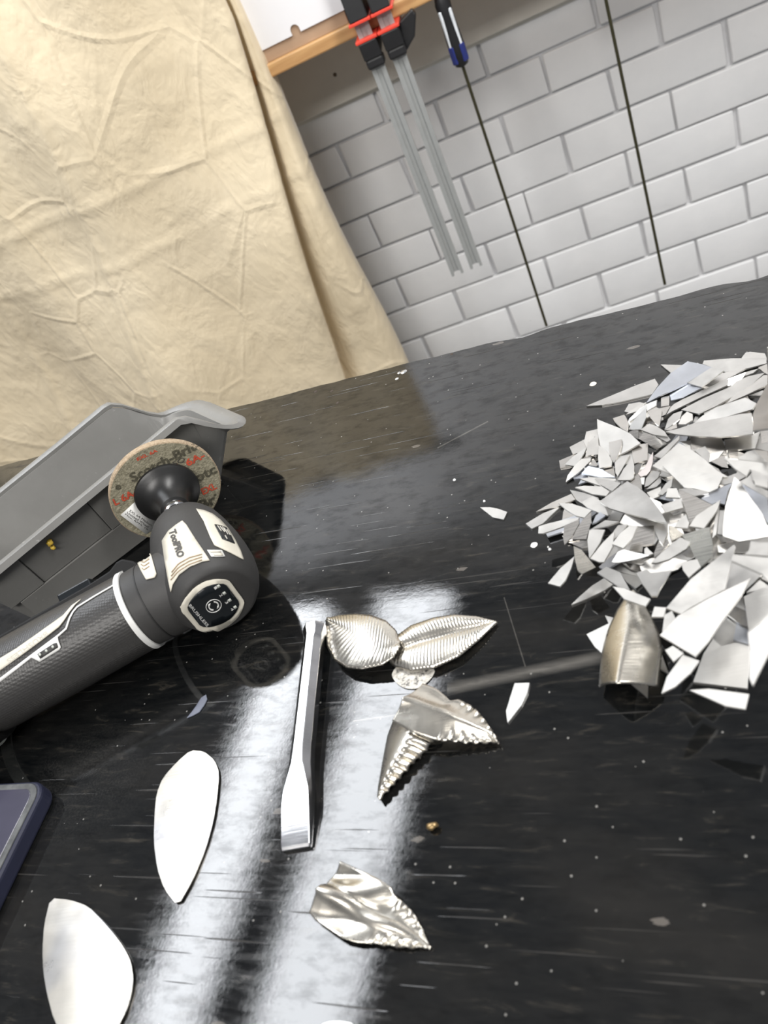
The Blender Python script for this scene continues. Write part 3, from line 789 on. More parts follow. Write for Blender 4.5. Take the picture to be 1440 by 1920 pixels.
DISC = on_z(313, 922, 0.0378)
S = Vector((0.477, -0.877, -0.082)).normalized()            # wheel -> rear panel
RING = on_z(255, 1147, 0.031); LEFT = on_z(0, 1288, 0.031)
HD = (RING - LEFT).normalized()                             # along the handle, towards the head
# where the handle axis meets the head axis (in plan)
_A = np.array([[S.x, -HD.x], [S.y, -HD.y]]); _b = np.array([RING.x - DISC.x, RING.y - DISC.y])
LH, DH = np.linalg.solve(_A, _b)
JOIN = RING + HD * float(DH)
gr_ = empty('angle_grinder', (JOIN.x, JOIN.y, 0)); tag(gr_, 'grey and white cordless grinder lying on the bench with an abrasive wheel', 'grinder')

head_prof = [(.0435, .0085), (.0445, .0135), (.0465, .0178), (.0500, .0212), (.0560, .0236), (.066, .0257), (.080, .0278), (.092, .0288), (.103, .0290), (.111, .0282), (.118, .0260), (.1225, .0236), (.1248, .0216), (.1252, .0204)]
hv, hf = lathe_vf(DISC, S, head_prof, 72)
head = build('gear_head', hv, hf, MAT['rubber'], gr_, smooth=True, sharp=35)
nk = [(-.012, .0250), (.020, .0248), (.033, .0240), (.0425, .0237)]
def along(d): return JOIN - HD * d
nv, nf = lathe_vf(JOIN, -HD, nk, 56); neck = build('handle_neck', nv, nf, MAT['rubber'], gr_, smooth=True, sharp=40)
sv, sf = lathe_vf(JOIN, -HD, [(.0325, .0236), (.0325, .02435), (.0333, .02435), (.0333, .0236)], 56, cap0=False, cap1=False); build('seam_shade', sv, sf, MAT['seam'], neck)  # raised black ring, painted for the shade in the seam gap
gp = [(.0425, .0236), (.043, .0243), (.048, .0245), (.095, .0252), (.140, .0250), (.148, .0244)]
gv, gf = lathe_vf(JOIN, -HD, gp, 72); grip = build('handle_grip', gv, gf, MAT['grip'], gr_, smooth=True, sharp=40)
rv, rf = lathe_vf(JOIN, -HD, [(.0423, .0238), (.0423, .0251), (.0455, .0252), (.0455, .0238)], 72, cap0=False, cap1=False); build('white_band', rv, rf, MAT['white_line'], gr_, smooth=True, sharp=40)
bv, bf = lathe_vf(JOIN, -HD, [(.1475, .022), (.1475, .0272), (.151, .0284), (.156, .0284), (.157, .030), (.215, .0308), (.222, .0285), (.224, .02)], 56); bat = build('battery', bv, bf, MAT['blk'], gr_, smooth=True, sharp=40)
cv, cf = lathe_vf(JOIN, -HD, [(.1565, .0290), (.1565, .0306), (.1635, .0309), (.1635, .0290)], 56, cap0=False, cap1=False); build('battery_collar', cv, cf, MAT['led'], bat, smooth=True, sharp=40)

# paddle switch along the far upper side of the handle
side = Vector((-HD.y, HD.x, 0)).normalized()                 # away from the camera
pd = (side * 0.80 + Vector((0, 0, 0.60))).normalized()
prof = [(.030, .018), (.034, .0262), (.040, .0312), (.044, .0312), (.050, .0283), (.066, .0272), (.100, .0268), (.150, .0262), (.150, .018)]
wv_ = HD.cross(pd).normalized() * 0.0065
V_ = [along(d) + pd * r + wv_ for d, r in prof] + [along(d) + pd * r - wv_ for d, r in prof]; n = len(prof)
o = build('paddle_switch', V_, [tuple(range(n)), tuple(range(n, 2 * n))[::-1]] + [(i, n + i, n + (i + 1) % n, (i + 1) % n) for i in range(n)], MAT['blk'], gr_); bevel(o, 0.0012)
vv, ff = obox_vf(along(.0745) + pd * 0.0290, HD, pd, HD.cross(pd).normalized(), 0.022, 0.0055, 0.009); o2 = build('lock_slider', vv, ff, MAT['gloss_blk'], o); bevel(o2, 0.001)

# wheel, backing pad, collar, spindle
n = 96
wv2, wf2 = lathe_vf(DISC, S, [(-.0060, .0368), (-.0054, .0376), (-.0006, .0377), (0.0, .0370)], n)
wheel = build('abrasive_wheel', wv2, wf2, MAT['wheel'], gr_)
wheel.data.materials.append(MAT['wheel_rim'])
for p in wheel.data.polygons:
    if abs(p.normal.dot(S)) < 0.8: p.material_index = 1
pv, pf = lathe_vf(DISC, S, [(0.0, .0215), (.0012, .0223), (.0030, .0220), (.0042, .0205), (.0058, .0178), (.0085, .0146), (.0125, .0119), (.0175, .0104), (.0232, .0096), (.0242, .0080)], 64)
pad = build('backing_pad', pv, pf, MAT['padrub'], gr_, smooth=True, sharp=30)
cv, cf = lathe_vf(DISC, S, [(.0238, .0070), (.0244, .0081), (.0272, .0081), (.0282, .0072), (.0283, .0055)], 40); build('steel_collar', cv, cf, MAT['chrome'], pad, smooth=True, sharp=40)
cv, cf = lathe_vf(DISC, S, [(.0275, .0056), (.0470, .0056)], 6); build('hex_spindle', cv, cf, MAT['rubber'], gr_)

# ---- printed and inlaid details lie on these surfaces
class Surf:
    def __init__(self, *vf):
        V_, F_ = join_vf(*vf); self.t = BVHTree.FromPolygons([Vector(p) for p in V_], F_)
    def hit(self, u, v, off):
        d = ray(u, v).normalized(); p, nrm, i, dist = self.t.ray_cast(CAM, d)
        if p is None: return None
        if nrm.dot(d) > 0: nrm = -nrm
        return p + nrm * off
HEAD_S = Surf((hv, hf)); BODY_S = Surf((hv, hf), (nv, nf)); GRIP_S = Surf((gv, gf), (nv, nf)); WHEEL_S = Surf((wv2, wf2))
def keep(V_, F_):
    "drop what would hang past the edge of the surface"
    F_ = [f for f in F_ if all(V_[i] is not None for i in f)]
    used = sorted({i for f in F_ for i in f}); mp = {k: n for n, k in enumerate(used)}
    return [V_[i] for i in used], [tuple(mp[i] for i in f) for f in F_]
def decal(name, poly, surf, mat, parent, off=0.0005, cuts=5, t=0.0005):
    bm = bmesh.new(); vs = [bm.verts.new((p[0], p[1], 0)) for p in poly]; f = bm.faces.new(vs)
    bmesh.ops.triangulate(bm, faces=bm.faces[:])
    if cuts: bmesh.ops.subdivide_edges(bm, edges=bm.edges[:], cuts=cuts, use_grid_fill=True)
    bm.verts.ensure_lookup_table()
    bm.verts.index_update()
    V_ = [surf.hit(v.co.x, v.co.y, off) for v in bm.verts]; F_ = [tuple(v.index for v in f.verts) for f in bm.faces]; bm.free()
    V_, F_ = keep(V_, F_)
    o = build(name, V_, F_, mat, parent, smooth=True)
    # keep faces towards the viewer side of the surface
    if t: solid(o, t, 0.0)
    return o
def ribbon(pts, w):
    pts = [np.array(p, float) for p in pts]; L, R_ = [], []
    for i, p in enumerate(pts):
        d = pts[min(i + 1, len(pts) - 1)] - pts[max(i - 1, 0)]; d /= np.linalg.norm(d); nn = np.array([-d[1], d[0]])
        ww = w[i] if hasattr(w, '__len__') else w
        L.append(p + nn * ww / 2); R_.append(p - nn * ww / 2)
    return L + R_[::-1]
def strip(name, pts, w, surf, mat, parent, off=0.0005, n=None, t=0.0004):
    pts = resample(pts, n) if n else [np.array(p, float) for p in pts]
    rb = ribbon(pts, w); k = len(pts); V_ = [surf.hit(p[0], p[1], off) for p in rb]
    F_ = [(i, i + 1, 2 * k - 2 - i, 2 * k - 1 - i) for i in range(k - 1)]
    V_, F_ = keep(V_, F_)
    o = build(name, V_, F_, mat, parent, smooth=True)
    if t: solid(o, t, 0.0)
    return o
def lettering(body, p0, p1, h, surf, mat, parent, off=0.0005, name='lettering', flip=False, bold=0.0):
    "text whose baseline runs p0 -> p1 on the surface, cap height h, letters' tops on the left of that direction"
    cu = bpy.data.curves.new('text', 'FONT'); cu.body = body; cu.resolution_u = 3; cu.offset = bold
    ob = bpy.data.objects.new('text', cu); C.objects.link(ob)
    bpy.context.view_layer.update()
    me = bpy.data.meshes.new_from_object(ob.evaluated_get(bpy.context.evaluated_depsgraph_get()))
    P = [(v.co.x, v.co.y) for v in me.vertices]; F_ = [tuple(p.vertices) for p in me.polygons]
    bpy.data.objects.remove(ob); bpy.data.curves.remove(cu); bpy.data.meshes.remove(me)
    x0 = min(p[0] for p in P); x1 = max(p[0] for p in P); cap = 0.70
    p0 = np.array(p0, float); p1 = np.array(p1, float); d = p1 - p0; up = np.array([d[1], -d[0]]) / np.linalg.norm(d)
    V_ = []
    for (x, y) in P:
        q = p0 + d * ((x - x0) / (x1 - x0)) + up * (h * y / cap); V_.append(surf.hit(q[0], q[1], off))
    V_, F_ = keep(V_, F_)
    return build(name, V_, F_, mat, parent)

def K_(ox, oy, s): return lambda *pts: [(ox + x / s, oy + y / s) for x, y in pts]
k1 = K_(250, 940, 6.0)
logo_panel = decal('name_panel', k1((330, 450), (400, 340), (480, 275), (555, 225), (600, 270), (700, 430), (790, 560), (860, 670), (780, 682), (640, 740), (520, 830), (450, 940), (430, 1020), (400, 880), (360, 660)), HEAD_S, MAT['white_pl'], gr_)
lettering('ToolPRO', *k1((412, 345), (515, 645)), 12.5, HEAD_S, MAT['ink'], logo_panel, 0.0011, bold=0.045)
for dy in (0, 42, 84):
    strip('vent_groove', k1((445 - dy * .1, 800 + dy), (520, 705 + dy), (640, 640 + dy * .9), (775, 605 + dy * .75)), 1.6, HEAD_S, MAT['wheel_rim'], logo_panel, 0.0010, 12, 0.0003)
lp = decal('side_panel', k1((160, 510), (185, 540), (225, 680), (265, 820), (245, 860), (150, 885), (95, 790), (45, 690), (90, 620), (140, 590)), BODY_S, MAT['white_pl'], gr_)
for dy in (0, 40, 80): strip('vent_groove', k1((85 + dy * .3, 680 + dy), (130, 700 + dy), (190, 660 + dy)), 1.2, BODY_S, MAT['wheel_rim'], lp, 0.0010, 8, 0.0003)
rp = decal('side_panel', k1((705, 92), (800, 112), (890, 150), (980, 220), (1060, 310), (1140, 440), (1200, 560), (1235, 660), (1100, 590), (910, 500), (860, 400), (790, 230)), HEAD_S, MAT['white_pl'], gr_)
k2 = K_(380, 970, 18.0)
lb = decal('rating_label', k2((390, 290), (600, 330), (780, 400), (900, 600), (1060, 930), (860, 850), (650, 770), (520, 540)), HEAD_S, MAT['gloss_blk'], rp, 0.0010)
for i, (a, bb) in enumerate((((480, 340), (610, 530)), ((560, 360), (720, 560)), ((640, 380), (740, 540)), ((700, 420), (830, 640)), ((780, 470), (900, 660)), ((730, 670), (800, 790)))):
    strip('fine_print', k2(a, bb), 1.5, HEAD_S, MAT['greycode'], lb, 0.0014, 5, 0.0002)
wr = decal('spindle_lock_frame', k2((150, 1120), (640, 1125), (750, 1340), (290, 1345)), HEAD_S, MAT['white_line'], gr_)
decal('lock_slot', k2((240, 1170), (600, 1175), (615, 1225), (265, 1225)), HEAD_S, MAT['greycode'], wr, 0.0010, 2)
decal('lock_slot', k2((350, 1240), (640, 1240), (680, 1320), (390, 1325)), HEAD_S, MAT['white_pl'], wr, 0.0010, 2)
k3 = K_(335, 1080, 10.286)
bez = decal('panel_bezel', smooth_closed(k3((40, 590), (60, 530), (150, 380), (300, 210), (500, 90), (720, 45), (920, 60), (990, 100), (1110, 270), (1240, 440), (1260, 510), (1220, 640), (1130, 800), (950, 950), (760, 1050), (600, 1080), (430, 1050), (340, 1000), (200, 840), (60, 680))), HEAD_S, MAT['white_pl'], gr_, 0.0006, 4)
scr_ = decal('speed_panel', smooth_closed(k3((150, 610), (200, 480), (330, 320), (500, 190), (700, 130), (890, 130), (1030, 310), (1165, 490), (1120, 640), (1000, 790), (840, 890), (620, 960), (420, 955), (280, 780))), HEAD_S, MAT['gloss_blk'], bez, 0.0012, 4)
lettering('BRUSHLESS', *k3((175, 540), (525, 945)), 5.6, HEAD_S, MAT['white_line'], scr_, 0.0017)
for ch, p, l in (('1', (655, 225), (755, 165)), ('2', (760, 370), (865, 300)), ('3', (870, 505), (970, 435)), ('4', (975, 640), (1075, 570))):
    a = k3(p)[0]
    lettering(ch, (a[0] + 0.2, a[1] - 3.4), (a[0] + 3.2, a[1] + 0.6), 5.6, HEAD_S, MAT['white_line'], scr_, 0.0017, 'speed_number')
    c = k3(l)[0]; decal('indicator_light', [(c[0] - 4, c[1] - .5), (c[0] + .8, c[1] - 3.4), (c[0] + 4, c[1] + .5), (c[0] - .8, c[1] + 3.4)], HEAD_S, MAT['led'], scr_, 0.0016, 0)
cc = np.array(k3((660, 545))[0])
def ell(rx, ry, t0, t1, n_): 
    rot = math.radians(-22); out = []
    for k in range(n_ + 1):
        t = math.radians(t0 + (t1 - t0) * k / n_); x, y = rx * math.cos(t), ry * math.sin(t)
        out.append((cc[0] + x * math.cos(rot) - y * math.sin(rot), cc[1] + x * math.sin(rot) + y * math.cos(rot)))
    return out
strip('button_ring', ell(14.6, 11.6, 0, 360, 40), 1.0, HEAD_S, MAT['white_line'], scr_, 0.0016)
for t0 in (-70, 110): strip('arrow_arc', ell(9.0, 7.4, t0, t0 + 135, 14), [2.2] * 11 + [4.2, 2.4, 1.0, 0.2], HEAD_S, MAT['white_line'], scr_, 0.0016)
# handle lines
k4 = K_(0, 1060, 4.5)
ln = strip('white_outline', k4((968, 168), (800, 265), (655, 355), (620, 395), (590, 450), (562, 535), (500, 590), (270, 765), (120, 880), (-60, 1015)), [2.2, 2.2, 2.4, 2.6, 2.8, 3.2, 3.6, 5, 6, 6.5], GRIP_S, MAT['white_line'], grip)
fr_ = decal('gauge_frame', k4((300, 740), (490, 590), (498, 640), (518, 690), (505, 712), (340, 812), (268, 778)), GRIP_S, MAT['white_line'], grip, 0.0006, 3)
gs = decal('gauge_window', k4((325, 748), (460, 660), (485, 655), (497, 690), (350, 786)), GRIP_S, MAT['rubber'], fr_, 0.0011, 2)
for p in ((348, 752), (402, 720), (456, 687)):
    c = k4(p)[0]; decal('gauge_light', [(c[0] + 2.6 * math.cos(t * math.pi / 4), c[1] + 2.6 * math.sin(t * math.pi / 4)) for t in range(8)], GRIP_S, MAT['led'], gs, 0.0015, 0)
sp_ = decal('white_stripe', k4((690, 290), (640, 335), (590, 400), (545, 470), (500, 525), (350, 640), (180, 765), (-40, 920), (-40, 815), (150, 700), (350, 560), (540, 425), (610, 345)), GRIP_S, MAT['white_pl'], grip, 0.0006, 3)
lettering('BRUSHLESS', *[tuple(p) for p in k4((395, 560), (60, 800))], 8.0, GRIP_S, MAT['greycode'], sp_, 0.0010, 'embossed_lettering')

# wheel printing
k5 = K_(200, 820, 6.0)
for body, a, bb, h, mt in (('Scotch-Brite', (290, 505), (1085, 95), 17, 'ink2'), ('EXL 6A-', (640, 455), (1110, 225), 12.5, 'red'), ('Scotc', (860, 580), (1245, 390), 17, 'ink2'),
                          ('EXL', (1085, 645), (1245, 570), 12, 'red'), ('Bri', (1070, 812), (1270, 715), 17, 'ink2'), ('L 6A-', (95, 765), (345, 640), 12.5, 'red'), ('e', (110, 595), (165, 570), 13, 'ink2'), ('EXL 6A', (345, 262), (575, 158), 5.5, 'red')):
    lettering(body, k5(a)[0], k5(bb)[0], h, WHEEL_S, MAT[mt], wheel, 0.0003, 'wheel_print', bold=0.028)
lettering('SQ', k5((750, 318))[0], k5((885, 262))[0], 8, WHEEL_S, MAT['ink'], wheel, 0.0005, 'wheel_print')
wl = decal('paper_label', k5((155, 870), (325, 715), (600, 990), (440, 1085)), WHEEL_S, MAT['white_line'], wheel, 0.0004, 0, 0.0003)
for body, a, bb, h in (('EXL 6A Medium', (242, 958), (284, 986.5), 4.2), ('Unitized Wheel', (237, 961.5), (277, 989), 4.2), ('Max. RPM. 18', (233.5, 964), (276, 993.5), 2.8)):
    lettering(body, a, bb, h, WHEEL_S, MAT['ink'], wl, 0.0007, 'label_print')

# ================================================================== CHISEL
def rest(pxa, pxb, z): return on_z(*pxa, z), on_z(*pxb, z)
HA, HB = on_z(593, 1176, 0.006), on_z(551, 1588, 0.004); HA.z = HB.z = 0
ax = (HB - HA).normalized(); ay = Vector((-ax.y, ax.x, 0)); LEN = (HB - HA).length
st = [  # distance, half width, half thickness, chamfer
    (0.000, .0050, .0050, .42), (0.0012, .0064, .0064, .42), (.0040, .0064, .0064, .42), (.0075, .0053, .0053, .42), (.012, .0053, .0053, .42),
    (.076, .0054, .0054, .42), (.084, .0058, .0051, .38), (.097, .0073, .0042, .22), (.104, .0075, .0038, .14), (LEN - .0012, .0074, .0016, .10), (LEN, .0070, .0011, .10)]
V_, F_ = [], []
for (d, w, t, ch) in st:
    sec = [(-w, -t * (1 - 2 * ch) if ch < .3 else -t * .42), (-w * (1 - ch * 1.35 if ch > .3 else 1 - ch * .6), -t), (w * (1 - ch * 1.35 if ch > .3 else 1 - ch * .6), -t), (w, -t * .42)]
    sec = sec + [(w, t * .42), (w * (1 - ch * 1.35 if ch > .3 else 1 - ch * .6), t), (-w * (1 - ch * 1.35 if ch > .3 else 1 - ch * .6), t), (-w, t * .42)]
    zc = t if d > .07 else 0.0064
    if .07 > d: zc = 0.0064 - (0.0010 * d / .07)
    for (a, z) in sec: V_.append(HA + ax * d + ay * a + Vector((0, 0, max(zc + z, 0.0))))
for i in range(len(st) - 1):
    for k in range(8): F_.append((i * 8 + k, i * 8 + (k + 1) % 8, (i + 1) * 8 + (k + 1) % 8, (i + 1) * 8 + k))
F_ += [tuple(range(8))[::-1], tuple((len(st) - 1) * 8 + k for k in range(8))]
ch = build('cold_chisel', V_, F_, MAT['chrome'], None, origin=HA, smooth=True, sharp=22); bevel(ch, 0.0004, 2)
tag(ch, 'worn chrome chisel with an eight sided shank and a flared flat tip', 'chisel')

# ================================================================== PHONE
MAT['navy'] = simple('navy_silicone_case', (0.005, 0.007, 0.026), 0.6)
MAT['bezel'] = simple('worn_grey_case_lip', (0.075, 0.078, 0.078), 0.6, var=0.5, scale=150)
MAT['screen'] = simple('violet_grey_glass', (0.035, 0.033, 0.055), 0.25, var=0.1, coat=0.5)
pc = on_z(88, 1462, 0.011); pr = on_z(0, 1640, 0.011)
pl = Vector((pr.x - pc.x, pr.y - pc.y, 0)).normalized(); pw = Vector((pl.y, -pl.x, 0)); 
if pw.x > 0: pw = -pw
PW, PL = 0.076, 0.156
ph = empty('smartphone', (pc.x + (pw * PW / 2 + pl * PL / 2).x, pc.y + (pw * PW / 2 + pl * PL / 2).y, 0)); tag(ph, 'smartphone in a scuffed navy blue case lying on the bench', 'phone')
def slab(name, inset, z0, z1, r, mat, parent, bv):
    pts = []
    a0, a1, b0, b1 = inset, PW - inset, inset, PL - inset
    for (ca, cb, t0) in ((a1 - r, b1 - r, 0), (a0 + r, b1 - r, 90), (a0 + r, b0 + r, 180), (a1 - r, b0 + r, 270)):
        for k in range(9):
            t = math.radians(t0 + 90 * k / 8); pts.append((ca + r * math.cos(t), cb + r * math.sin(t)))
    n = len(pts); base_ = Vector((pc.x, pc.y, 0))
    V_ = [base_ + pw * a + pl * b_ + Vector((0, 0, z0)) for a, b_ in pts] + [base_ + pw * a + pl * b_ + Vector((0, 0, z1)) for a, b_ in pts]
    o = build(name, V_, [tuple(range(n))[::-1], tuple(range(n, 2 * n))] + [(i, (i + 1) % n, n + (i + 1) % n, n + i) for i in range(n)], mat, parent)
    bevel(o, bv, 3); return o
slab('case', 0.0, 0.0, 0.0108, 0.010, MAT['navy'], ph, 0.0022)
slab('case_lip', 0.0018, 0.0100, 0.0115, 0.0095, MAT['bezel'], ph, 0.0004)
slab('screen', 0.0052, 0.0112, 0.0118, 0.007, MAT['screen'], ph, 0.0002)

# ================================================================== FORMED LEAVES (left edge, rib, right edge)
def leaf(name, ctrl, zs, label, group=None, mat='leaf', n=44, mcross=9, arch=0.3, ripple=None, base_z=0.0, thick=0.0007, cat='metal leaf'):
    """ctrl: three pixel outlines (edge, rib, edge) from base to tip; zs: three height functions of t (metres above what it lies on)"""
    cur_ = []
    for c, zf in zip(ctrl, zs):
        pts = resample(c, n); cur_.append([on_z(p[0], p[1], base_z + zf(k / (n - 1))) for k, p in enumerate(pts)])
    V_ = []; cols = 2 * mcross + 1
    for k in range(n):
        A, M_, B = cur_[0][k], cur_[1][k], cur_[2][k]; t = k / (n - 1)
        for j in range(cols):
            s = j / mcross - 1.0
            P0 = M_.lerp(A, -s) if s < 0 else M_.lerp(B, s)
            bulge = arch * 4 * abs(s) * (1 - abs(s)) * (0.0045) * (1 - t * .6)
            q = Vector(P0) + Vector((0, 0, bulge))
            if ripple: q.z += ripple(t, s)
            q.z = max(q.z, base_z + 0.0003)
            V_.append(q)
    F_ = []
    for k in range(n - 1):
        for j in range(cols - 1): F_.append((k * cols + j, k * cols + j + 1, (k + 1) * cols + j + 1, (k + 1) * cols + j))
    org = sum((Vector(v) for v in V_), Vector()) / len(V_); org.z = base_z
    o = build(name, V_, F_, MAT[mat], None, origin=org, smooth=True)
    bm = bmesh.new(); bm.from_mesh(o.data); bmesh.ops.remove_doubles(bm, verts=bm.verts, dist=1e-5)
    up = sum(f.normal.z for f in bm.faces)
    if up < 0: bmesh.ops.reverse_faces(bm, faces=bm.faces[:])
    bm.to_mesh(o.data); bm.free()
    for p in o.data.polygons: p.use_smooth = True
    tag(o, label, cat, group); solid(o, thick, 1.0); return o
k6 = K_(500, 1120, 3.13)
rib = lambda amp, fr, ph=0.0: (lambda t, s: amp * math.sin(2 * math.pi * (t * fr + abs(s) * 1.6 + ph)) * min(1, abs(s) * 4) )
# long leaf under the round one
leaf('steel_leaf', (k6((735, 300), (760, 235), (850, 170), (980, 125), (1100, 106), (1230, 116), (1350, 150)), k6((735, 330), (800, 300), (900, 265), (1000, 236), (1100, 208), (1220, 180), (1350, 150)), k6((730, 385), (760, 410), (850, 436), (980, 421), (1130, 350), (1250, 252), (1350, 150))),
     (lambda t: 0.0022 + .004 * math.sin(math.pi * min(1, t * 1.1)), lambda t: 0.0045 * math.sin(math.pi * (0.25 + .7 * t)) , lambda t: 0.0012 + .002 * math.sin(math.pi * t)),
     'long pointed steel leaf with fine cross ribs, lying under the rounder leaf', 'finished steel leaves', ripple=rib(0.00011, 34), arch=0.5, n=200)
leaf('steel_leaf', (k6((357, 130), (420, 112), (520, 102), (610, 108), (700, 140), (755, 195), (780, 255)), k6((357, 135), (420, 165), (500, 205), (560, 245), (630, 290), (700, 300), (782, 275)), k6((355, 140), (350, 210), (362, 295), (400, 370), (470, 415), (560, 425), (680, 400), (745, 355), (782, 290))),
     (lambda t: 0.0035 + .0055 * math.sin(math.pi * t * .9), lambda t: 0.004 + .0062 * math.sin(math.pi * (.1 + .7 * t)), lambda t: 0.0026 + .0055 * t),
     'broad rounded steel leaf with a bent midrib, overlapping the long leaf', 'finished steel leaves', ripple=rib(0.00010, 27), arch=0.25, n=160)
# crumpled leaves
k7 = K_(700, 1260, 5.76)
def crump(t0, amp, fr, seed):
    r = random.Random(seed); phs = [r.uniform(0, 6.28) for _ in range(4)]
    def f(t, s):
        w = max(0, min(1, (t - t0) / .12)) * max(0, (abs(s) - .35) / .65) ** 1.2 * (1 - max(0, t - .9) * 8)
        return w * amp * (math.sin(fr * t * 6.283 + (1 if s > 0 else 2.1) + 0.8 * math.sin(9 * t + phs[0])) + .4 * math.sin(fr * 1.9 * t * 6.283 + phs[1])) + 0.0006 * math.sin(5 * t + 3 * s + phs[2])
    return f
def corr(amp, fr):
    return lambda t, s: (amp * math.sin(fr * t * 6.283 + .5 * math.sin(t * 17)) * min(1, s * 3) * (1 - max(0, t - .88) * 8) if s > 0 else 0.0)
leaf('crumpled_leaf', (k7((220, 545), (165, 690), (135, 850), (108, 1000), (88, 1120), (66, 1240), (60, 1340)), k7((420, 600), (355, 740), (300, 840), (235, 950), (170, 1080), (110, 1220), (62, 1370)), k7((690, 700), (610, 800), (540, 890), (430, 985), (330, 1100), (200, 1240), (110, 1330), (66, 1385))),
     (lambda t: 0.0015, lambda t: 0.0075 * (1 - .6 * t), lambda t: 0.0028),
     'narrow folded steel leaf with corrugated side, partly under the broader crumpled leaf', 'crumpled steel leaves', ripple=corr(0.0009, 9), arch=0.2, n=90)
leaf('crumpled_leaf', (k7((540, 140), (610, 160), (690, 192), (770, 255), (830, 312), (915, 296), (1005, 335), (1100, 395), (1190, 500), (1265, 610), (1350, 752)), k7((312, 272), (420, 300), (520, 340), (640, 385), (760, 425), (900, 505), (1030, 560), (1130, 605), (1230, 645), (1350, 755)), k7((212, 540), (320, 598), (430, 660), (560, 702), (690, 738), (840, 742), (1000, 765), (1180, 772), (1350, 760))),
     (lambda t: 0.0065 * (1 - t) + .003, lambda t: 0.0135 * (1 - t) + .003, lambda t: 0.0085 * (1 - t) + .0026),
     'crumpled steel leaf with a ruffled edge, lying across a narrower folded leaf', 'crumpled steel leaves', ripple=crump(.42, .0009, 11, 5), arch=-0.25, n=110)
k8 = K_(560, 1600, 5.54)
leaf('crumpled_leaf', (k8((440, 85), (560, 130), (700, 190), (840, 270), (970, 360), (1000, 440), (1100, 520), (1180, 600), (1240, 690), (1310, 820), (1370, 980)), k8((230, 345), (400, 430), (520, 500), (640, 580), (800, 660), (1000, 740), (1200, 850), (1370, 982)), k8((95, 600), (150, 680), (300, 790), (450, 890), (600, 930), (740, 938), (900, 965), (1080, 992), (1220, 992), (1370, 984))),
     (lambda t: 0.0055 * (1 - t) + .001 + .002 * math.sin(6 * t), lambda t: 0.0062 * (1 - t) + .0012, lambda t: 0.0045 * (1 - t) + .0006),
     'crumpled steel leaf lying alone past the flat tip of the chisel', 'crumpled steel leaves', ripple=lambda t, s: crump(.50, .0010, 10, 9)(t, s) + 0.0016 * math.exp(-((abs(s) - .16) / .08) ** 2) * (1 if s > 0 else -1) * (1 - t) * .9 + (0.0012 * math.sin(12 * t + 4 * s) * (1 - t)), arch=-0.35, n=110, mcross=12)
# ================================================================== FLAT PETALS
def flat(name, pts, label, mat, group=None, z=0.0006, thick=0.0008, cat='metal petal', it=2, tip=None, lift=None):
    pts = smooth_closed(pts, it) if it else pts
    P = [on_z(p[0], p[1], z) for p in pts]; n = len(P); org = sum(P, Vector()) / n; org.z = z
    # fan with rings so that the sheet can be very slightly dished
    V_, F_ = [], []; rings = (1.0, .75, .5, .25)
    for dz in (0.0, thick):
        s0 = len(V_)
        for q in rings:
            for p in P:
                w = org.lerp(p, q); w = Vector((w.x, w.y, z + dz + 0.0004 * (1 - q * q) + (lift(w) if lift else 0))); V_.append(w)
        V_.append(Vector((org.x, org.y, z + dz + 0.0004 + (lift(org) if lift else 0)))); c_ = len(V_) - 1
        for r_ in range(len(rings) - 1):
            for k in range(n): F_.append((s0 + r_ * n + k, s0 + r_ * n + (k + 1) % n, s0 + (r_ + 1) * n + (k + 1) % n, s0 + (r_ + 1) * n + k))
        for k in range(n): F_.append((s0 + (len(rings) - 1) * n + k, s0 + (len(rings) - 1) * n + (k + 1) % n, c_))
    h = len(V_) // 2
    for k in range(n): F_.append((k, (k + 1) % n, h + (k + 1) % n, h + k))
    o = build(name, V_, F_, MAT[mat], None, origin=org, smooth=True, sharp=40); tag(o, label, cat, group); return o
k9 = K_(0, 1380, 3.0)
flat('steel_petal', k9((1075, 85), (1150, 90), (1210, 140), (1237, 210), (1225, 350), (1205, 480), (1160, 640), (1085, 820), (1005, 960), (930, 865), (890, 750), (870, 600), (875, 440), (885, 330), (920, 240), (1000, 150)), 'flat oval steel petal with a pointed end beside the chisel', 'petal', 'flat steel petals', it=1)
flat('steel_petal', k9((290, 915), (400, 925), (500, 960), (570, 1030), (640, 1110), (700, 1190), (740, 1270), (755, 1360), (745, 1450), (715, 1550), (670, 1640), (600, 1720), (470, 1760), (380, 1720), (310, 1600), (270, 1450), (250, 1330), (245, 1200), (255, 1060)), 'large round steel petal with cloudy stains beside the phone', 'petal', 'flat steel petals', it=1)
flat('steel_petal', [(603, 1922), (620, 1915.8), (642, 1915.6), (664, 1920), (690, 1960), (670, 2010), (620, 2015), (590, 1970)], 'pale steel petal showing only its edge past the lone crumpled leaf', 'pale', 'flat steel petals', it=1)
# small loose bits
MAT['flake'] = simple('blue_grey_flake', (0.11, 0.12, 0.155), 0.6)
flat('paint_flake', [(387, 1303), (389, 1312), (384, 1322), (374, 1336), (361, 1343), (351, 1347), (360, 1336), (370, 1322), (378, 1309)], 'small blue grey flake lying below the grinder handle', 'flake', None, 0.0002, 0.0005, 'flake', 0)
MAT['brass'] = simple('brown_brass', (0.30, 0.21, 0.10), 0.35, 0.8)
bb_ = on_z(810, 1549, 0.002); o = lump(bb_, 0.0021, MAT['brass'], None, 'metal_burr', 4, (1.2, .8, .8)); 
tag(o, 'tiny brown metal burr lying near the crumpled leaves', 'burr')

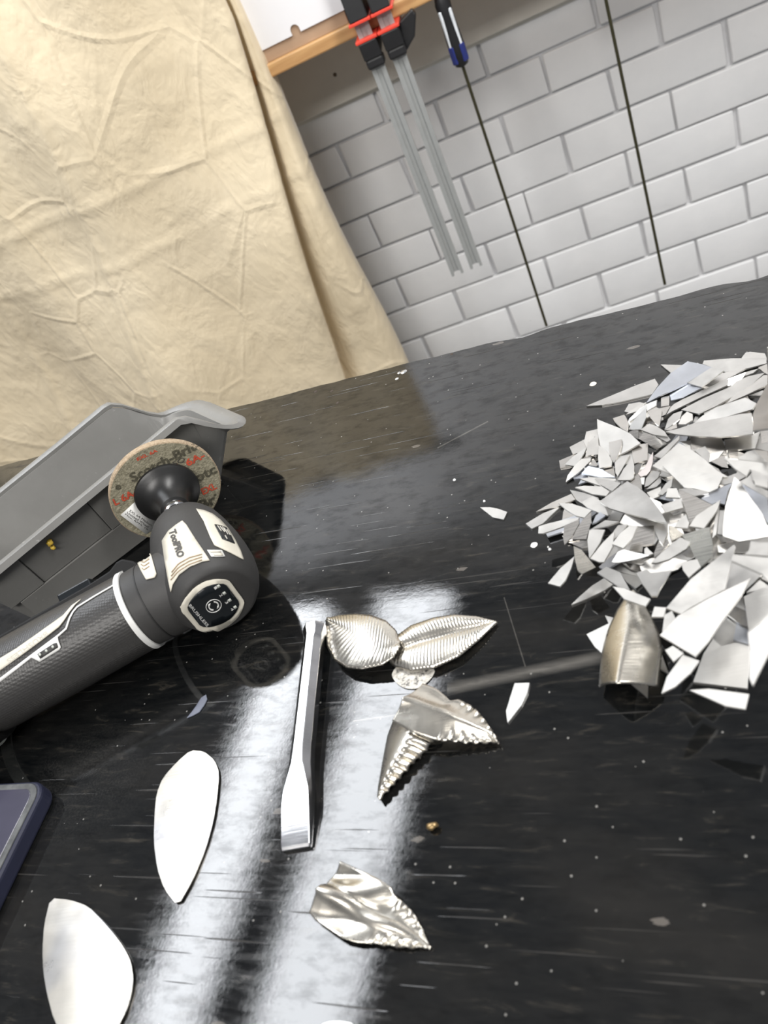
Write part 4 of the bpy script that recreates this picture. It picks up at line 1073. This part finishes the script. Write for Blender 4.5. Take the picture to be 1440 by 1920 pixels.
# ================================================================== HEAP OF STEEL OFFCUTS
# outlines: (crop, tone, points); listed from the lowest piece to the topmost
CR = {'A': K_(1040, 640, 7.2), 'B': K_(1240, 640, 7.2), 'C': K_(1040, 840, 7.2), 'D': K_(1240, 840, 7.2), 'E': K_(1000, 1020, 6.545), 'G': K_(1220, 1040, 6.4),
      'I': K_(1120, 760, 9.0), 'J': K_(1300, 960, 10.286), 'K': K_(1300, 740, 10.286), 'L': K_(1160, 960, 9.0), 'M': K_(980, 900, 9.0), 'N': K_(980, 960, 3.13), 'P': K_(0, 0, 1.0)}
HEAP = [
 ('B','p',(1085,240),(1140,170),(1200,158),(1400,180),(1430,260),(1300,330)), ('B','p',(560,320),(580,275),(950,245),(1420,240),(1425,312),(1130,390),(870,430),(700,370)),
 ('A','g',(430,888),(640,800),(800,735),(1100,610),(1355,520),(1405,600),(1320,730),(900,830),(640,875)),
 ('B','g',(-5,328),(330,338),(230,470),(130,440)), ('B','k',(115,720),(350,585),(560,600),(550,640),(300,775),(140,812)),
 ('B','b',(360,285),(560,325),(690,365),(350,580),(0,745),(-200,850),(-50,640),(130,445),(290,335)), ('B','g',(550,632),(700,500),(870,435),(1150,375),(1000,470),(880,525),(640,620)),
 ('B','p',(360,575),(680,365),(850,405),(700,520),(550,632)), ('B','d',(1310,370),(1430,320),(1445,470),(1380,430)),
 ('B','g',(890,520),(1140,430),(1100,500),(1010,600),(900,610)), ('B','w',(1105,492),(1150,430),(1310,385),(1240,445)), ('B','g',(1180,750),(1370,680),(1405,700),(1340,748)),
 ('B','d',(740,890),(900,800),(1200,620),(1390,470),(1445,470),(1445,600),(1150,740),(900,850),(770,905)), ('B','p',(520,995),(740,830),(900,660),(1010,560),(1170,490),(1400,440),(1200,620),(900,800),(740,890)),
 ('B','g',(270,940),(560,790),(1000,600),(850,720),(740,830),(520,998),(380,965)), ('B','p',(15,1010),(180,860),(290,800),(600,660),(870,520),(910,530),(890,610),(560,760),(150,960),(30,1035)),
 ('B','d',(0,780),(115,735),(108,880),(0,898)), ('B','d',(-60,930),(125,890),(60,1005),(-40,1050)),
 ('A','w',(965,1005),(1110,895),(1245,835),(1190,905),(1105,962)), ('A','w',(1240,862),(1385,805),(1377,880),(1255,952)), ('A','p',(1015,1095),(1100,985),(1240,860),(1255,900),(1100,1045)),
 ('A','g',(1000,1205),(1060,1090),(1160,990),(1250,900),(1240,1040),(1175,1200)),
 ('I','d',(860,120),(1000,50),(1095,100),(1080,240),(1050,380),(960,300),(900,230)), ('I','g',(1140,435),(1200,250),(1290,160),(1440,110),(1400,240),(1280,340)), ('B','w',(235,1135),(280,1030),(350,965),(425,1000),(425,1080),(330,1135)),
 ('I','d',(1150,440),(1340,320),(1350,400),(1230,440)), ('K','g',(0,560),(40,440),(130,430),(60,540)),
 ('I','d',(530,465),(640,430),(700,440),(690,585),(600,540)), ('I','d',(700,580),(780,480),(1000,520),(1170,650),(1010,770),(870,680)), ('I','g',(990,540),(1140,470),(1240,600),(1180,640)),
 ('B','p',(420,1140),(560,1020),(760,900),(1140,775),(1290,850),(1240,930),(1000,1000),(800,1060)),
 ('K','d',(1290,730),(1450,690),(1450,950),(1320,965)), ('K','p',(1190,1060),(1290,800),(1320,960),(1450,940),(1450,1110)), ('B','g',(1240,1230),(1245,1000),(1300,850),(1440,590),(1520,560),(1520,1190)),
 ('K','d',(-60,850),(540,850),(600,1000),(640,1180),(300,1200),(-40,1100)), ('K','g',(600,890),(1100,800),(1290,730),(1240,900),(1190,1060),(900,1080),(640,1090)),
 ('B','g',(60,1235),(250,1190),(480,1110),(800,1050),(1060,1000),(1220,985),(1235,1120),(1245,1265),(1050,1290),(800,1308),(500,1300),(200,1270)),
 ('I','p',(735,430),(880,330),(1000,370),(1140,460),(1190,545),(960,515)), ('I','p',(270,240),(460,180),(500,240),(530,330),(515,470),(400,400),(300,300)),
 ('P','w',(1103,830),(1108,815),(1116,820),(1108,836)), ('P','p',(1098,857),(1103,832),(1121,817),(1124,854)),
 ('I','d',(590,770),(720,680),(860,660),(858,800),(850,940),(640,1000),(600,880)), ('I','p',(5,250),(150,310),(370,395),(560,490),(735,655),(560,760),(360,870),(200,860),(60,700),(15,480)),
 ('I','g',(960,880),(1130,740),(1390,530),(1390,590),(1150,850),(1080,910)), ('I','d',(640,1020),(770,990),(690,1165),(640,1170)), ('I','d',(80,1090),(280,1040),(310,1230),(200,1180)), ('I','d',(500,1290),(700,1180),(750,1300),(760,1440),(560,1320)),
 ('I','w',(30,700),(120,740),(200,850),(255,960),(245,1040),(40,1080),(15,900)), ('I','d',(205,640),(415,590),(420,680),(380,820),(290,985),(240,920),(210,800)),
 ('I','r',(700,1170),(820,1050),(950,800),(950,960),(900,1130),(840,1200),(740,1220)), ('I','p',(300,990),(360,880),(550,855),(480,1000),(350,1220),(310,1150)), ('I','p',(350,1280),(450,1090),(600,910),(630,1050),(620,1240),(560,1280)),
 ('I','w',(740,1240),(810,1235),(800,1350),(760,1350)), ('I','g',(800,1400),(830,1250),(950,1120),(1060,1150),(1030,1240),(880,1370)), ('I','g',(830,1440),(1000,1290),(1070,1220),(1080,1320),(1000,1400)), ('I','p',(1030,1210),(1120,1140),(1300,1210),(1180,1230)),
 ('C','p',(140,235),(250,130),(440,0),(400,90),(290,260)), ('C','d',(480,180),(530,160),(590,240),(570,262),(470,250)), ('C','g',(160,475),(180,390),(280,250),(370,160),(500,150),(490,190),(350,330)),
 ('C','b',(370,355),(460,255),(620,290),(830,410),(650,410)), ('C','w',(345,430),(500,410),(830,430),(830,460),(640,455),(630,530)), ('C','g',(540,420),(720,440),(900,490),(780,600),(640,520)), ('C','w',(280,545),(400,525),(640,535),(745,605),(700,662),(520,640)),
 ('C','p',(1250,620),(1440,540),(1440,660),(1320,710)), ('M','g',(235,555),(500,400),(830,255),(900,350),(750,400),(620,460)), ('C','g',(210,580),(400,620),(600,690),(540,740),(390,760),(290,700)), ('C','p',(370,745),(520,665),(605,715),(690,820),(730,930),(600,890),(450,820)),
 ('M','w',(610,410),(820,415),(1000,470),(1170,530),(1050,655),(900,620),(740,520)), ('M','p',(60,755),(350,580),(655,460),(500,600),(350,750),(160,840)), ('M','d',(690,1000),(710,800),(960,680),(960,760),(850,950),(715,1120)), ('M','d',(845,1020),(900,880),(1020,690),(1160,560),(1165,720),(1080,1020)), ('M','p',(270,920),(280,800),(450,750),(750,680),(965,655),(940,690),(700,800),(500,870),(350,920)),
 ('C','b',(510,1040),(560,930),(620,880),(690,930),(560,1020)), ('C','g',(490,1115),(690,990),(880,1010),(720,1070)), ('C','p',(710,980),(800,840),(940,880),(880,1000)), ('C','g',(880,1020),(950,900),(1200,950),(1440,1030),(1400,1050),(1180,1070),(950,1055)),
 ('L','g',(590,570),(600,300),(670,480),(620,560)), ('L','d',(185,670),(240,480),(330,260),(600,250),(590,560),(420,590),(400,682)), ('L','d',(600,720),(690,490),(740,570),(830,480),(860,550),(700,720),(610,790)),
 ('L','t',(850,240),(950,270),(1110,400),(900,500),(870,400)), ('L','g',(600,260),(680,210),(840,220),(840,360),(745,570),(680,480),(630,370)),
 ('C','g',(610,740),(800,600),(985,465),(1130,540),(1260,650),(1440,880),(1520,1030),(1380,1000),(950,890),(750,830)),
 ('M','p',(1100,1050),(1130,870),(1190,850),(1395,860),(1310,1080),(1200,1250),(1130,1335)), ('C','g',(800,1250),(800,1140),(860,1060),(990,1050),(900,1170)), ('N','w',(400,280),(470,190),(540,120),(530,210),(480,300),(450,300)), ('C','w',(780,1310),(880,1180),(1010,1070),(1125,1065),(1050,1240),(930,1370)),
 ('L','p',(140,860),(420,830),(440,890),(380,912)), ('L','p',(-100,862),(0,690),(100,650),(250,690),(540,750),(300,820),(0,872)), ('L','g',(440,780),(590,740),(540,880),(510,980),(480,980)), ('L','w',(440,720),(440,640),(480,610),(520,660),(590,720),(500,750)),
 ('K','d',(660,1110),(860,1120),(862,1260),(690,1245)), ('K','g',(30,1100),(230,1020),(320,1150),(300,1335),(200,1250)), ('K','p',(300,1330),(320,1160),(590,1100),(480,1240)), ('K','d',(340,1310),(610,1190),(680,1440),(560,1420)), ('K','p',(870,1270),(1040,1130),(1180,1090),(1400,1340),(1200,1310)), ('K','p',(1180,1100),(1450,1120),(1450,1355)),
 ('D','g',(-40,640),(60,500),(160,420),(140,540),(20,652)), ('D','p',(140,540),(170,420),(300,550),(230,562)), ('D','d',(110,910),(300,830),(330,880),(120,942)), ('L','p',(860,90),(1140,30),(1130,60),(1050,150),(860,160)), ('D','w',(60,680),(90,560),(210,560),(260,690)), ('D','p',(0,790),(260,700),(300,820),(60,890)),
 ('L','p',(945,270),(1010,180),(1140,60),(1190,210),(1170,295)), ('L','b',(1040,300),(1300,310),(1440,330),(1100,402)), ('D','b',(1100,510),(1440,700),(1465,1060),(1350,880)), ('D','p',(1080,480),(1200,400),(1260,520),(1445,600),(1445,700),(1200,560)),
 ('D','b',(540,700),(700,590),(960,490),(900,600),(860,780),(740,750),(690,780)), ('D','g',(650,525),(800,440),(1060,340),(1150,400),(1000,480),(860,510)),
 ('D','w',(850,155),(1445,230),(1445,390),(1200,310),(1150,400),(1000,300)), ('D','p',(1210,310),(1445,390),(1445,560),(1270,520)),
 ('P','w',(1224,876),(1273,833),(1292,842),(1320,862),(1345,885),(1365,896),(1320,897),(1270,885),(1255,890)), ('D','w',(20,255),(250,280),(830,400),(760,560),(650,612),(440,560),(320,552)), ('D','g',(230,570),(390,560),(640,610),(640,630),(460,665)),
 ('D','d',(235,575),(400,640),(690,785),(560,900),(390,1035),(330,850)), ('D','g',(760,1180),(790,860),(860,860),(838,1190)), ('D','p',(690,1240),(740,900),(790,720),(780,900),(745,1180)), ('D','w',(380,1070),(480,930),(750,750),(800,720),(760,850),(580,1100)),
 ('D','p',(745,1185),(840,1195),(1200,1250),(820,1292)), ('D','p',(985,400),(1050,450),(1200,680),(1350,880),(1440,1080),(1460,1205),(1050,1275),(830,1200),(835,1050),(865,800)),
 ('P','o',(1279,1006),(1315,994),(1330,991),(1337,1022),(1336,1046),(1314,1066),(1300,1040),(1290,1020)), ('L','p',(560,880),(650,780),(850,600),(1040,450),(1210,530),(1150,640),(850,820),(650,880)), ('L','g',(550,1050),(700,930),(850,800),(1150,650),(1270,770),(1300,782),(1000,920),(750,1020)),
 ('J','d',(1110,580),(1450,500),(1450,625)), ('J','g',(1110,600),(1450,620),(1450,880),(990,845),(1080,770)), ('J','w',(450,660),(780,600),(1095,530),(1080,770),(950,815),(480,800)),
 ('E','g',(790,365),(900,295),(1070,360),(1190,580),(1050,540)), ('E','g',(1070,365),(1280,410),(1340,500),(1260,560),(1150,480)), ('E','p',(855,245),(1050,245),(1380,290),(1370,340),(1280,410),(1080,360)), ('L','g',(300,1050),(480,990),(550,1050),(900,1010),(700,1330),(650,1440),(560,1440),(400,1230)),
 ('L','w',(1065,890),(1200,840),(1330,820),(1390,950),(1250,1070),(1190,1130),(1090,1000)), ('L','w',(655,1400),(720,1250),(860,1080),(1060,910),(1100,1030),(1190,1140),(900,1290)),
 ('E','t',(500,40),(600,90),(770,300),(610,380),(550,340),(515,200)), ('E','p',(185,495),(340,310),(510,165),(470,310),(400,460),(330,535)), ('E','w',(470,760),(560,670),(720,530),(870,435),(980,510),(880,580),(650,690)), ('E','w',(980,535),(1120,560),(1440,690),(1380,780),(1120,690)),
 ('E','w',(885,890),(1060,940),(940,1010)), ('E','w',(660,1120),(960,975),(1060,1130),(900,1400),(760,1270)), ('N','w',(665,1035),(600,980),(740,960),(735,1095)), ('G','p',(120,1390),(80,1180),(140,1220),(225,1450)),
 ('G','w',(15,760),(50,640),(190,650),(160,762)), ('G','p',(145,940),(170,740),(260,690),(300,780),(200,900)), ('G','w',(180,1160),(270,1110),(400,1200),(280,1300)),
 ('G','p',(970,90),(990,15),(1445,60),(1445,365),(1340,250)), ('G','w',(1150,470),(1310,320),(1400,370),(1445,390),(1300,442)), ('G','g',(1120,520),(1300,430),(1445,380),(1445,720),(1180,930)), ('G','g',(890,440),(975,100),(1350,245),(1100,480)),
 ('N','p',(845,570),(990,400),(1240,200),(1250,210),(1190,460),(1000,560),(930,605)), ('G','w',(1180,1480),(1190,1150),(1170,950),(1300,850),(1440,700),(1470,1100),(1400,1250),(1230,1590)),
 ('G','w',(115,980),(330,750),(700,540),(1200,300),(1100,500),(850,830),(700,1060),(540,1240)), ('G','w',(515,1540),(640,1200),(850,870),(1110,500),(1150,800),(1190,1200),(1165,1620)),
 ('G','w',(135,1680),(200,1480),(390,1220),(590,1290),(480,1440),(300,1600)), ('G','w',(470,1640),(700,1625),(1185,1690),(1140,1870),(900,1830),(680,1730)),
 ('P','p',(901,953),(920,953),(935,956),(952,962),(945,976),(925,972)), ('P','p',(966,1283),(994,1282),(990,1300),(978,1325),(953,1357),(950,1335)),
]
TONE = {'p': 'pale', 'w': 'white', 'g': 'grey', 'd': 'dark', 'b': 'blue', 'k': 'blue', 'r': 'rosy', 't': 'tan', 'o': 'olive'}
MAT['rosy'] = steel('rosy_steel', (0.57, 0.52, 0.50), 0.38)
MAT['tan'] = steel('straw_steel', (0.57, 0.54, 0.48), 0.28)
MAT['olive'] = steel('clouded_steel', (0.54, 0.54, 0.50), 0.26)

GX0, GX1, GY0, GY1, RES = -0.12, 0.42, 0.08, 0.56, 0.0012
NX, NY = int((GX1 - GX0) / RES), int((GY1 - GY0) / RES)
HM = np.zeros((NX, NY))                                  # current top of the heap
def inside(poly, X, Y):
    r = np.zeros(X.shape, bool); n = len(poly); j = n - 1
    for i in range(n):
        xi, yi = poly[i]; xj, yj = poly[j]
        c = ((yi > Y) != (yj > Y)) & (X < (xj - xi) * (Y - yi) / (yj - yi + 1e-15) + xi); r ^= c; j = i
    return r
def footprint(poly):
    xs = [p[0] for p in poly]; ys = [p[1] for p in poly]
    i0 = max(0, int((min(xs) - GX0) / RES) - 1); i1 = min(NX, int((max(xs) - GX0) / RES) + 2)
    j0 = max(0, int((min(ys) - GY0) / RES) - 1); j1 = min(NY, int((max(ys) - GY0) / RES) + 2)
    I, J = np.meshgrid(np.arange(i0, i1), np.arange(j0, j1), indexing='ij')
    X = GX0 + (I + .5) * RES; Y = GY0 + (J + .5) * RES
    mk = inside(poly, X, Y)
    return I[mk], J[mk], X[mk], Y[mk]
def rest_plane(X, Y, Z, cx, cy, maxslope=0.42):
    "lowest resting plane z = a x + b y + c above all points, seen at the centroid"
    x = X - cx; y = Y - cy; n = len(x)
    S_ = set()
    for k in range(8):
        t = 2 * math.pi * k / 8; S_.add(int(np.argmax(x * math.cos(t) + y * math.sin(t))))
    S_.add(int(np.argmax(Z)))
    best = (0.0, 0.0, float(Z.max()))
    for _ in range(14):
        idx = np.array(sorted(S_)); m_ = len(idx)
        tri = np.array([(i, j, k) for i in range(m_) for j in range(i + 1, m_) for k in range(j + 1, m_)])
        if len(tri) == 0: break
        A_ = idx[tri]; x1, x2, x3 = x[A_[:, 0]], x[A_[:, 1]], x[A_[:, 2]]; y1, y2, y3 = y[A_[:, 0]], y[A_[:, 1]], y[A_[:, 2]]; z1, z2, z3 = Z[A_[:, 0]], Z[A_[:, 1]], Z[A_[:, 2]]
        det = (x2 - x1) * (y3 - y1) - (x3 - x1) * (y2 - y1)
        ok = np.abs(det) > 1e-9; det = np.where(ok, det, 1)
        a = ((z2 - z1) * (y3 - y1) - (z3 - z1) * (y2 - y1)) / det; b_ = ((x2 - x1) * (z3 - z1) - (x3 - x1) * (z2 - z1)) / det; c_ = z1 - a * x1 - b_ * y1
        viol = (Z[idx][None, :] - (a[:, None] * x[idx][None, :] + b_[:, None] * y[idx][None, :] + c_[:, None])).max(axis=1)
        ok &= (viol < 1e-6) & (a * a + b_ * b_ < maxslope ** 2)
        if not ok.any(): break
        c2 = np.where(ok, c_, 1e9); q = int(np.argmin(c2)); best = (float(a[q]), float(b_[q]), float(c_[q]))
        dv = Z - (best[0] * x + best[1] * y + best[2]); w = int(np.argmax(dv))
        if dv[w] < 2e-5: break
        S_.add(w)
    dv = (Z - (best[0] * x + best[1] * y + best[2])).max()
    a, b_, c_ = best; c_ += max(0.0, float(dv))
    return a, b_, c_ - a * cx - b_ * cy
def centroid(poly):
    A_ = cx = cy = 0.0
    for i in range(len(poly)):
        x0, y0 = poly[i]; x1, y1 = poly[(i + 1) % len(poly)]; k = x0 * y1 - x1 * y0; A_ += k; cx += (x0 + x1) * k; cy += (y0 + y1) * k
    A_ /= 2
    return cx / (6 * A_), cy / (6 * A_), abs(A_)
def place(px=None, world=None, thick=0.0009):
    "settle a piece on the heap; returns its outline on the resting plane"
    z = 0.0; a = b_ = 0.0; c_ = 0.0
    for it in range(3 if px is not None else 1):
        if px is not None:
            P = [on_plane(u, v, a, b_, c_) for u, v in px]; poly = [(p.x, p.y) for p in P]
        else: poly = world
        I, J, X, Y = footprint(poly)
        if len(X) < 4:
            P = [Vector((x, y, a * x + b_ * y + c_)) for x, y in poly]; return P, a, b_
        cx, cy, ar = centroid(poly)
        a, b_, c_ = rest_plane(X, Y, HM[I, J], cx, cy)
        c_ += 0.00012
    P = [on_plane(u, v, a, b_, c_) for u, v in px] if px is not None else [Vector((x, y, a * x + b_ * y + c_)) for x, y in world]
    I, J, X, Y = footprint([(p.x, p.y) for p in P])
    HM[I, J] = np.maximum(HM[I, J], a * X + b_ * Y + c_ + thick)
    return P, a, b_
def offcut(P, a, b_, mat, thick=0.0009, name='steel_offcut', bend=0.0):
    n = len(P); nrm = Vector((-a, -b_, 1)).normalized(); V_ = [p for p in P] + [p + nrm * thick for p in P]
    org = sum(P, Vector()) / n
    F_ = [tuple(range(n))[::-1], tuple(range(n, 2 * n))] + [(i, (i + 1) % n, n + (i + 1) % n, n + i) for i in range(n)]
    return build(name, V_, F_, MAT[mat], None, origin=org)
GROUP = 'steel offcuts heaped on the bench'
WORD = {'pale': 'satin', 'white': 'matt ground', 'grey': 'smooth', 'dark': 'glossy', 'blue': 'bluish', 'rosy': 'rosy', 'tan': 'straw coloured', 'olive': 'clouded'}
HEAP_C = on_z(1270, 960)
def describe(P, tone, deep=False):
    cx, cy, ar = centroid([(p.x, p.y) for p in P])
    d = max((p - q).length for p in P for q in P); sl = ar / (d * d)
    size = 'large' if ar > 0.0007 else ('medium' if ar > 0.00022 else ('small' if ar > 0.00009 else 'tiny'))
    shape = 'slender' if sl < 0.17 else ('narrow' if sl < 0.24 else ('broad' if sl > 0.36 else 'pointed'))
    q = Vector((cx - HEAP_C.x, cy - HEAP_C.y, 0)); u, v = q.dot(TX), q.dot(TN)
    if abs(u) < .03 and abs(v) < .04: where = 'in the middle of the heap'
    elif v < -.045: where = 'near the creased leaf' if u < .03 else 'at the front of the heap'
    elif v > .055: where = 'at the wall side of the heap'
    elif u < -.03: where = 'at the grinder side of the heap'
    else: where = 'at the far end of the heap'
    return '%s %s %s steel offcut %s%s' % (size, shape, WORD[tone], 'half buried ' if deep else '', where)
# bottom layer: random slivers that show only through gaps, and the part of the heap past the frame
rh = random.Random(21)
def sliver(cx, cy, L, W, ang):
    t = [(-.5, -.35), (-.15, -.5), (.25, -.36), (.5, 0.0), (.2, .34), (-.2, .5), (-.5, .3)]
    ca, sa = math.cos(ang), math.sin(ang)
    return [(cx + (x * L) * ca - (y * W) * sa, cy + (x * L) * sa + (y * W) * ca) for x, y in t]
hull_px = [(1070, 890), (1130, 800), (1220, 745), (1290, 700), (1430, 690), (1438, 1180), (1330, 1230), (1230, 1160), (1130, 1060), (1060, 990), (1080, 930)]
hull = [(on_z(*p).x, on_z(*p).y) for p in hull_px]
hx = [p[0] for p in hull]; hy = [p[1] for p in hull]; cnt = 0
while cnt < 64:
    x, y = rh.uniform(min(hx), max(hx)), rh.uniform(min(hy), max(hy))
    if not inside(hull, np.array([x]), np.array([y]))[0]: continue
    tone = rh.choice(['grey', 'dark', 'pale', 'dark', 'grey', 'blue'])
    P, a, b_ = place(world=sliver(x, y, rh.uniform(.016, .034), rh.uniform(.007, .013), rh.uniform(0, 6.28)))
    o = offcut(P, a, b_, tone); tag(o, describe(P, tone, True), 'offcut', GROUP); cnt += 1
for k in range(46):
    q = on_z(rh.uniform(1425, 1590) - 20 * (k % 2), rh.uniform(690, 1240)); tone = rh.choice(['pale', 'grey', 'white', 'pale', 'dark', 'grey'])
    P, a, b_ = place(world=sliver(q.x + .012, q.y, rh.uniform(.022, .050), rh.uniform(.010, .022), rh.uniform(0, 6.28)))
    o = offcut(P, a, b_, tone); tag(o, describe(P, tone, k < 20), 'offcut', GROUP)
OWN = {2: 'long slender pointed offcut reaching out of the heap over bare bench', len(HEAP) - 2: 'lone small steel offcut lying clear of the heap beside two white paint drops',
       len(HEAP) - 1: 'lone small steel offcut lying between the crumpled leaves and the heap'}
for i, (cr, tone, *pts) in enumerate(HEAP):
    px = CR[cr](*pts); tone = TONE[tone]
    P, a, b_ = place(px=px)
    o = offcut(P, a, b_, tone)
    if i in OWN: tag(o, OWN[i], 'offcut')
    else: tag(o, describe(P, tone), 'offcut', GROUP)
# one piece standing on edge at the side of the heap
c = on_z(1440, 690, 0.004); 
V_ = [c + Vector((0, 0, 0)), c + Vector((.030, -.012, -.002)), c + Vector((.034, -.012, .012)), c + Vector((.001, .001, .0125))]
V_ = V_ + [p + Vector((.0004, .0009, 0)) for p in V_]
o = build('steel_offcut', V_, [(0, 1, 2, 3), (7, 6, 5, 4), (0, 4, 5, 1), (1, 5, 6, 2), (2, 6, 7, 3), (3, 7, 4, 0)], MAT['pale'], None, origin=c); tag(o, 'pale steel offcut standing on edge in the heap', 'offcut', GROUP)

# folded pointed leaf resting on the near side of the heap
kN = K_(980, 960, 3.13)
lx = [on_z(*p, 0.004) for p in kN((650, 465), (810, 800), (795, 1030), (455, 1030), (480, 780))]
leaf('folded_leaf', (kN((455, 1030), (462, 930), (470, 840), (485, 770), (512, 680), (560, 580), (605, 512), (650, 465)), kN((556, 1010), (575, 900), (600, 780), (625, 680), (650, 590), (655, 520), (650, 465)), kN((795, 1030), (803, 930), (818, 810), (800, 720), (755, 615), (705, 535), (650, 465))),
     (lambda t: 0.0015 + .0065 * t, lambda t: 0.0125 - .0045 * t, lambda t: 0.0030 + .005 * t),
     'pointed steel leaf creased along its middle, resting against the heap of offcuts', None, base_z=0.0022, arch=0.22, n=40)
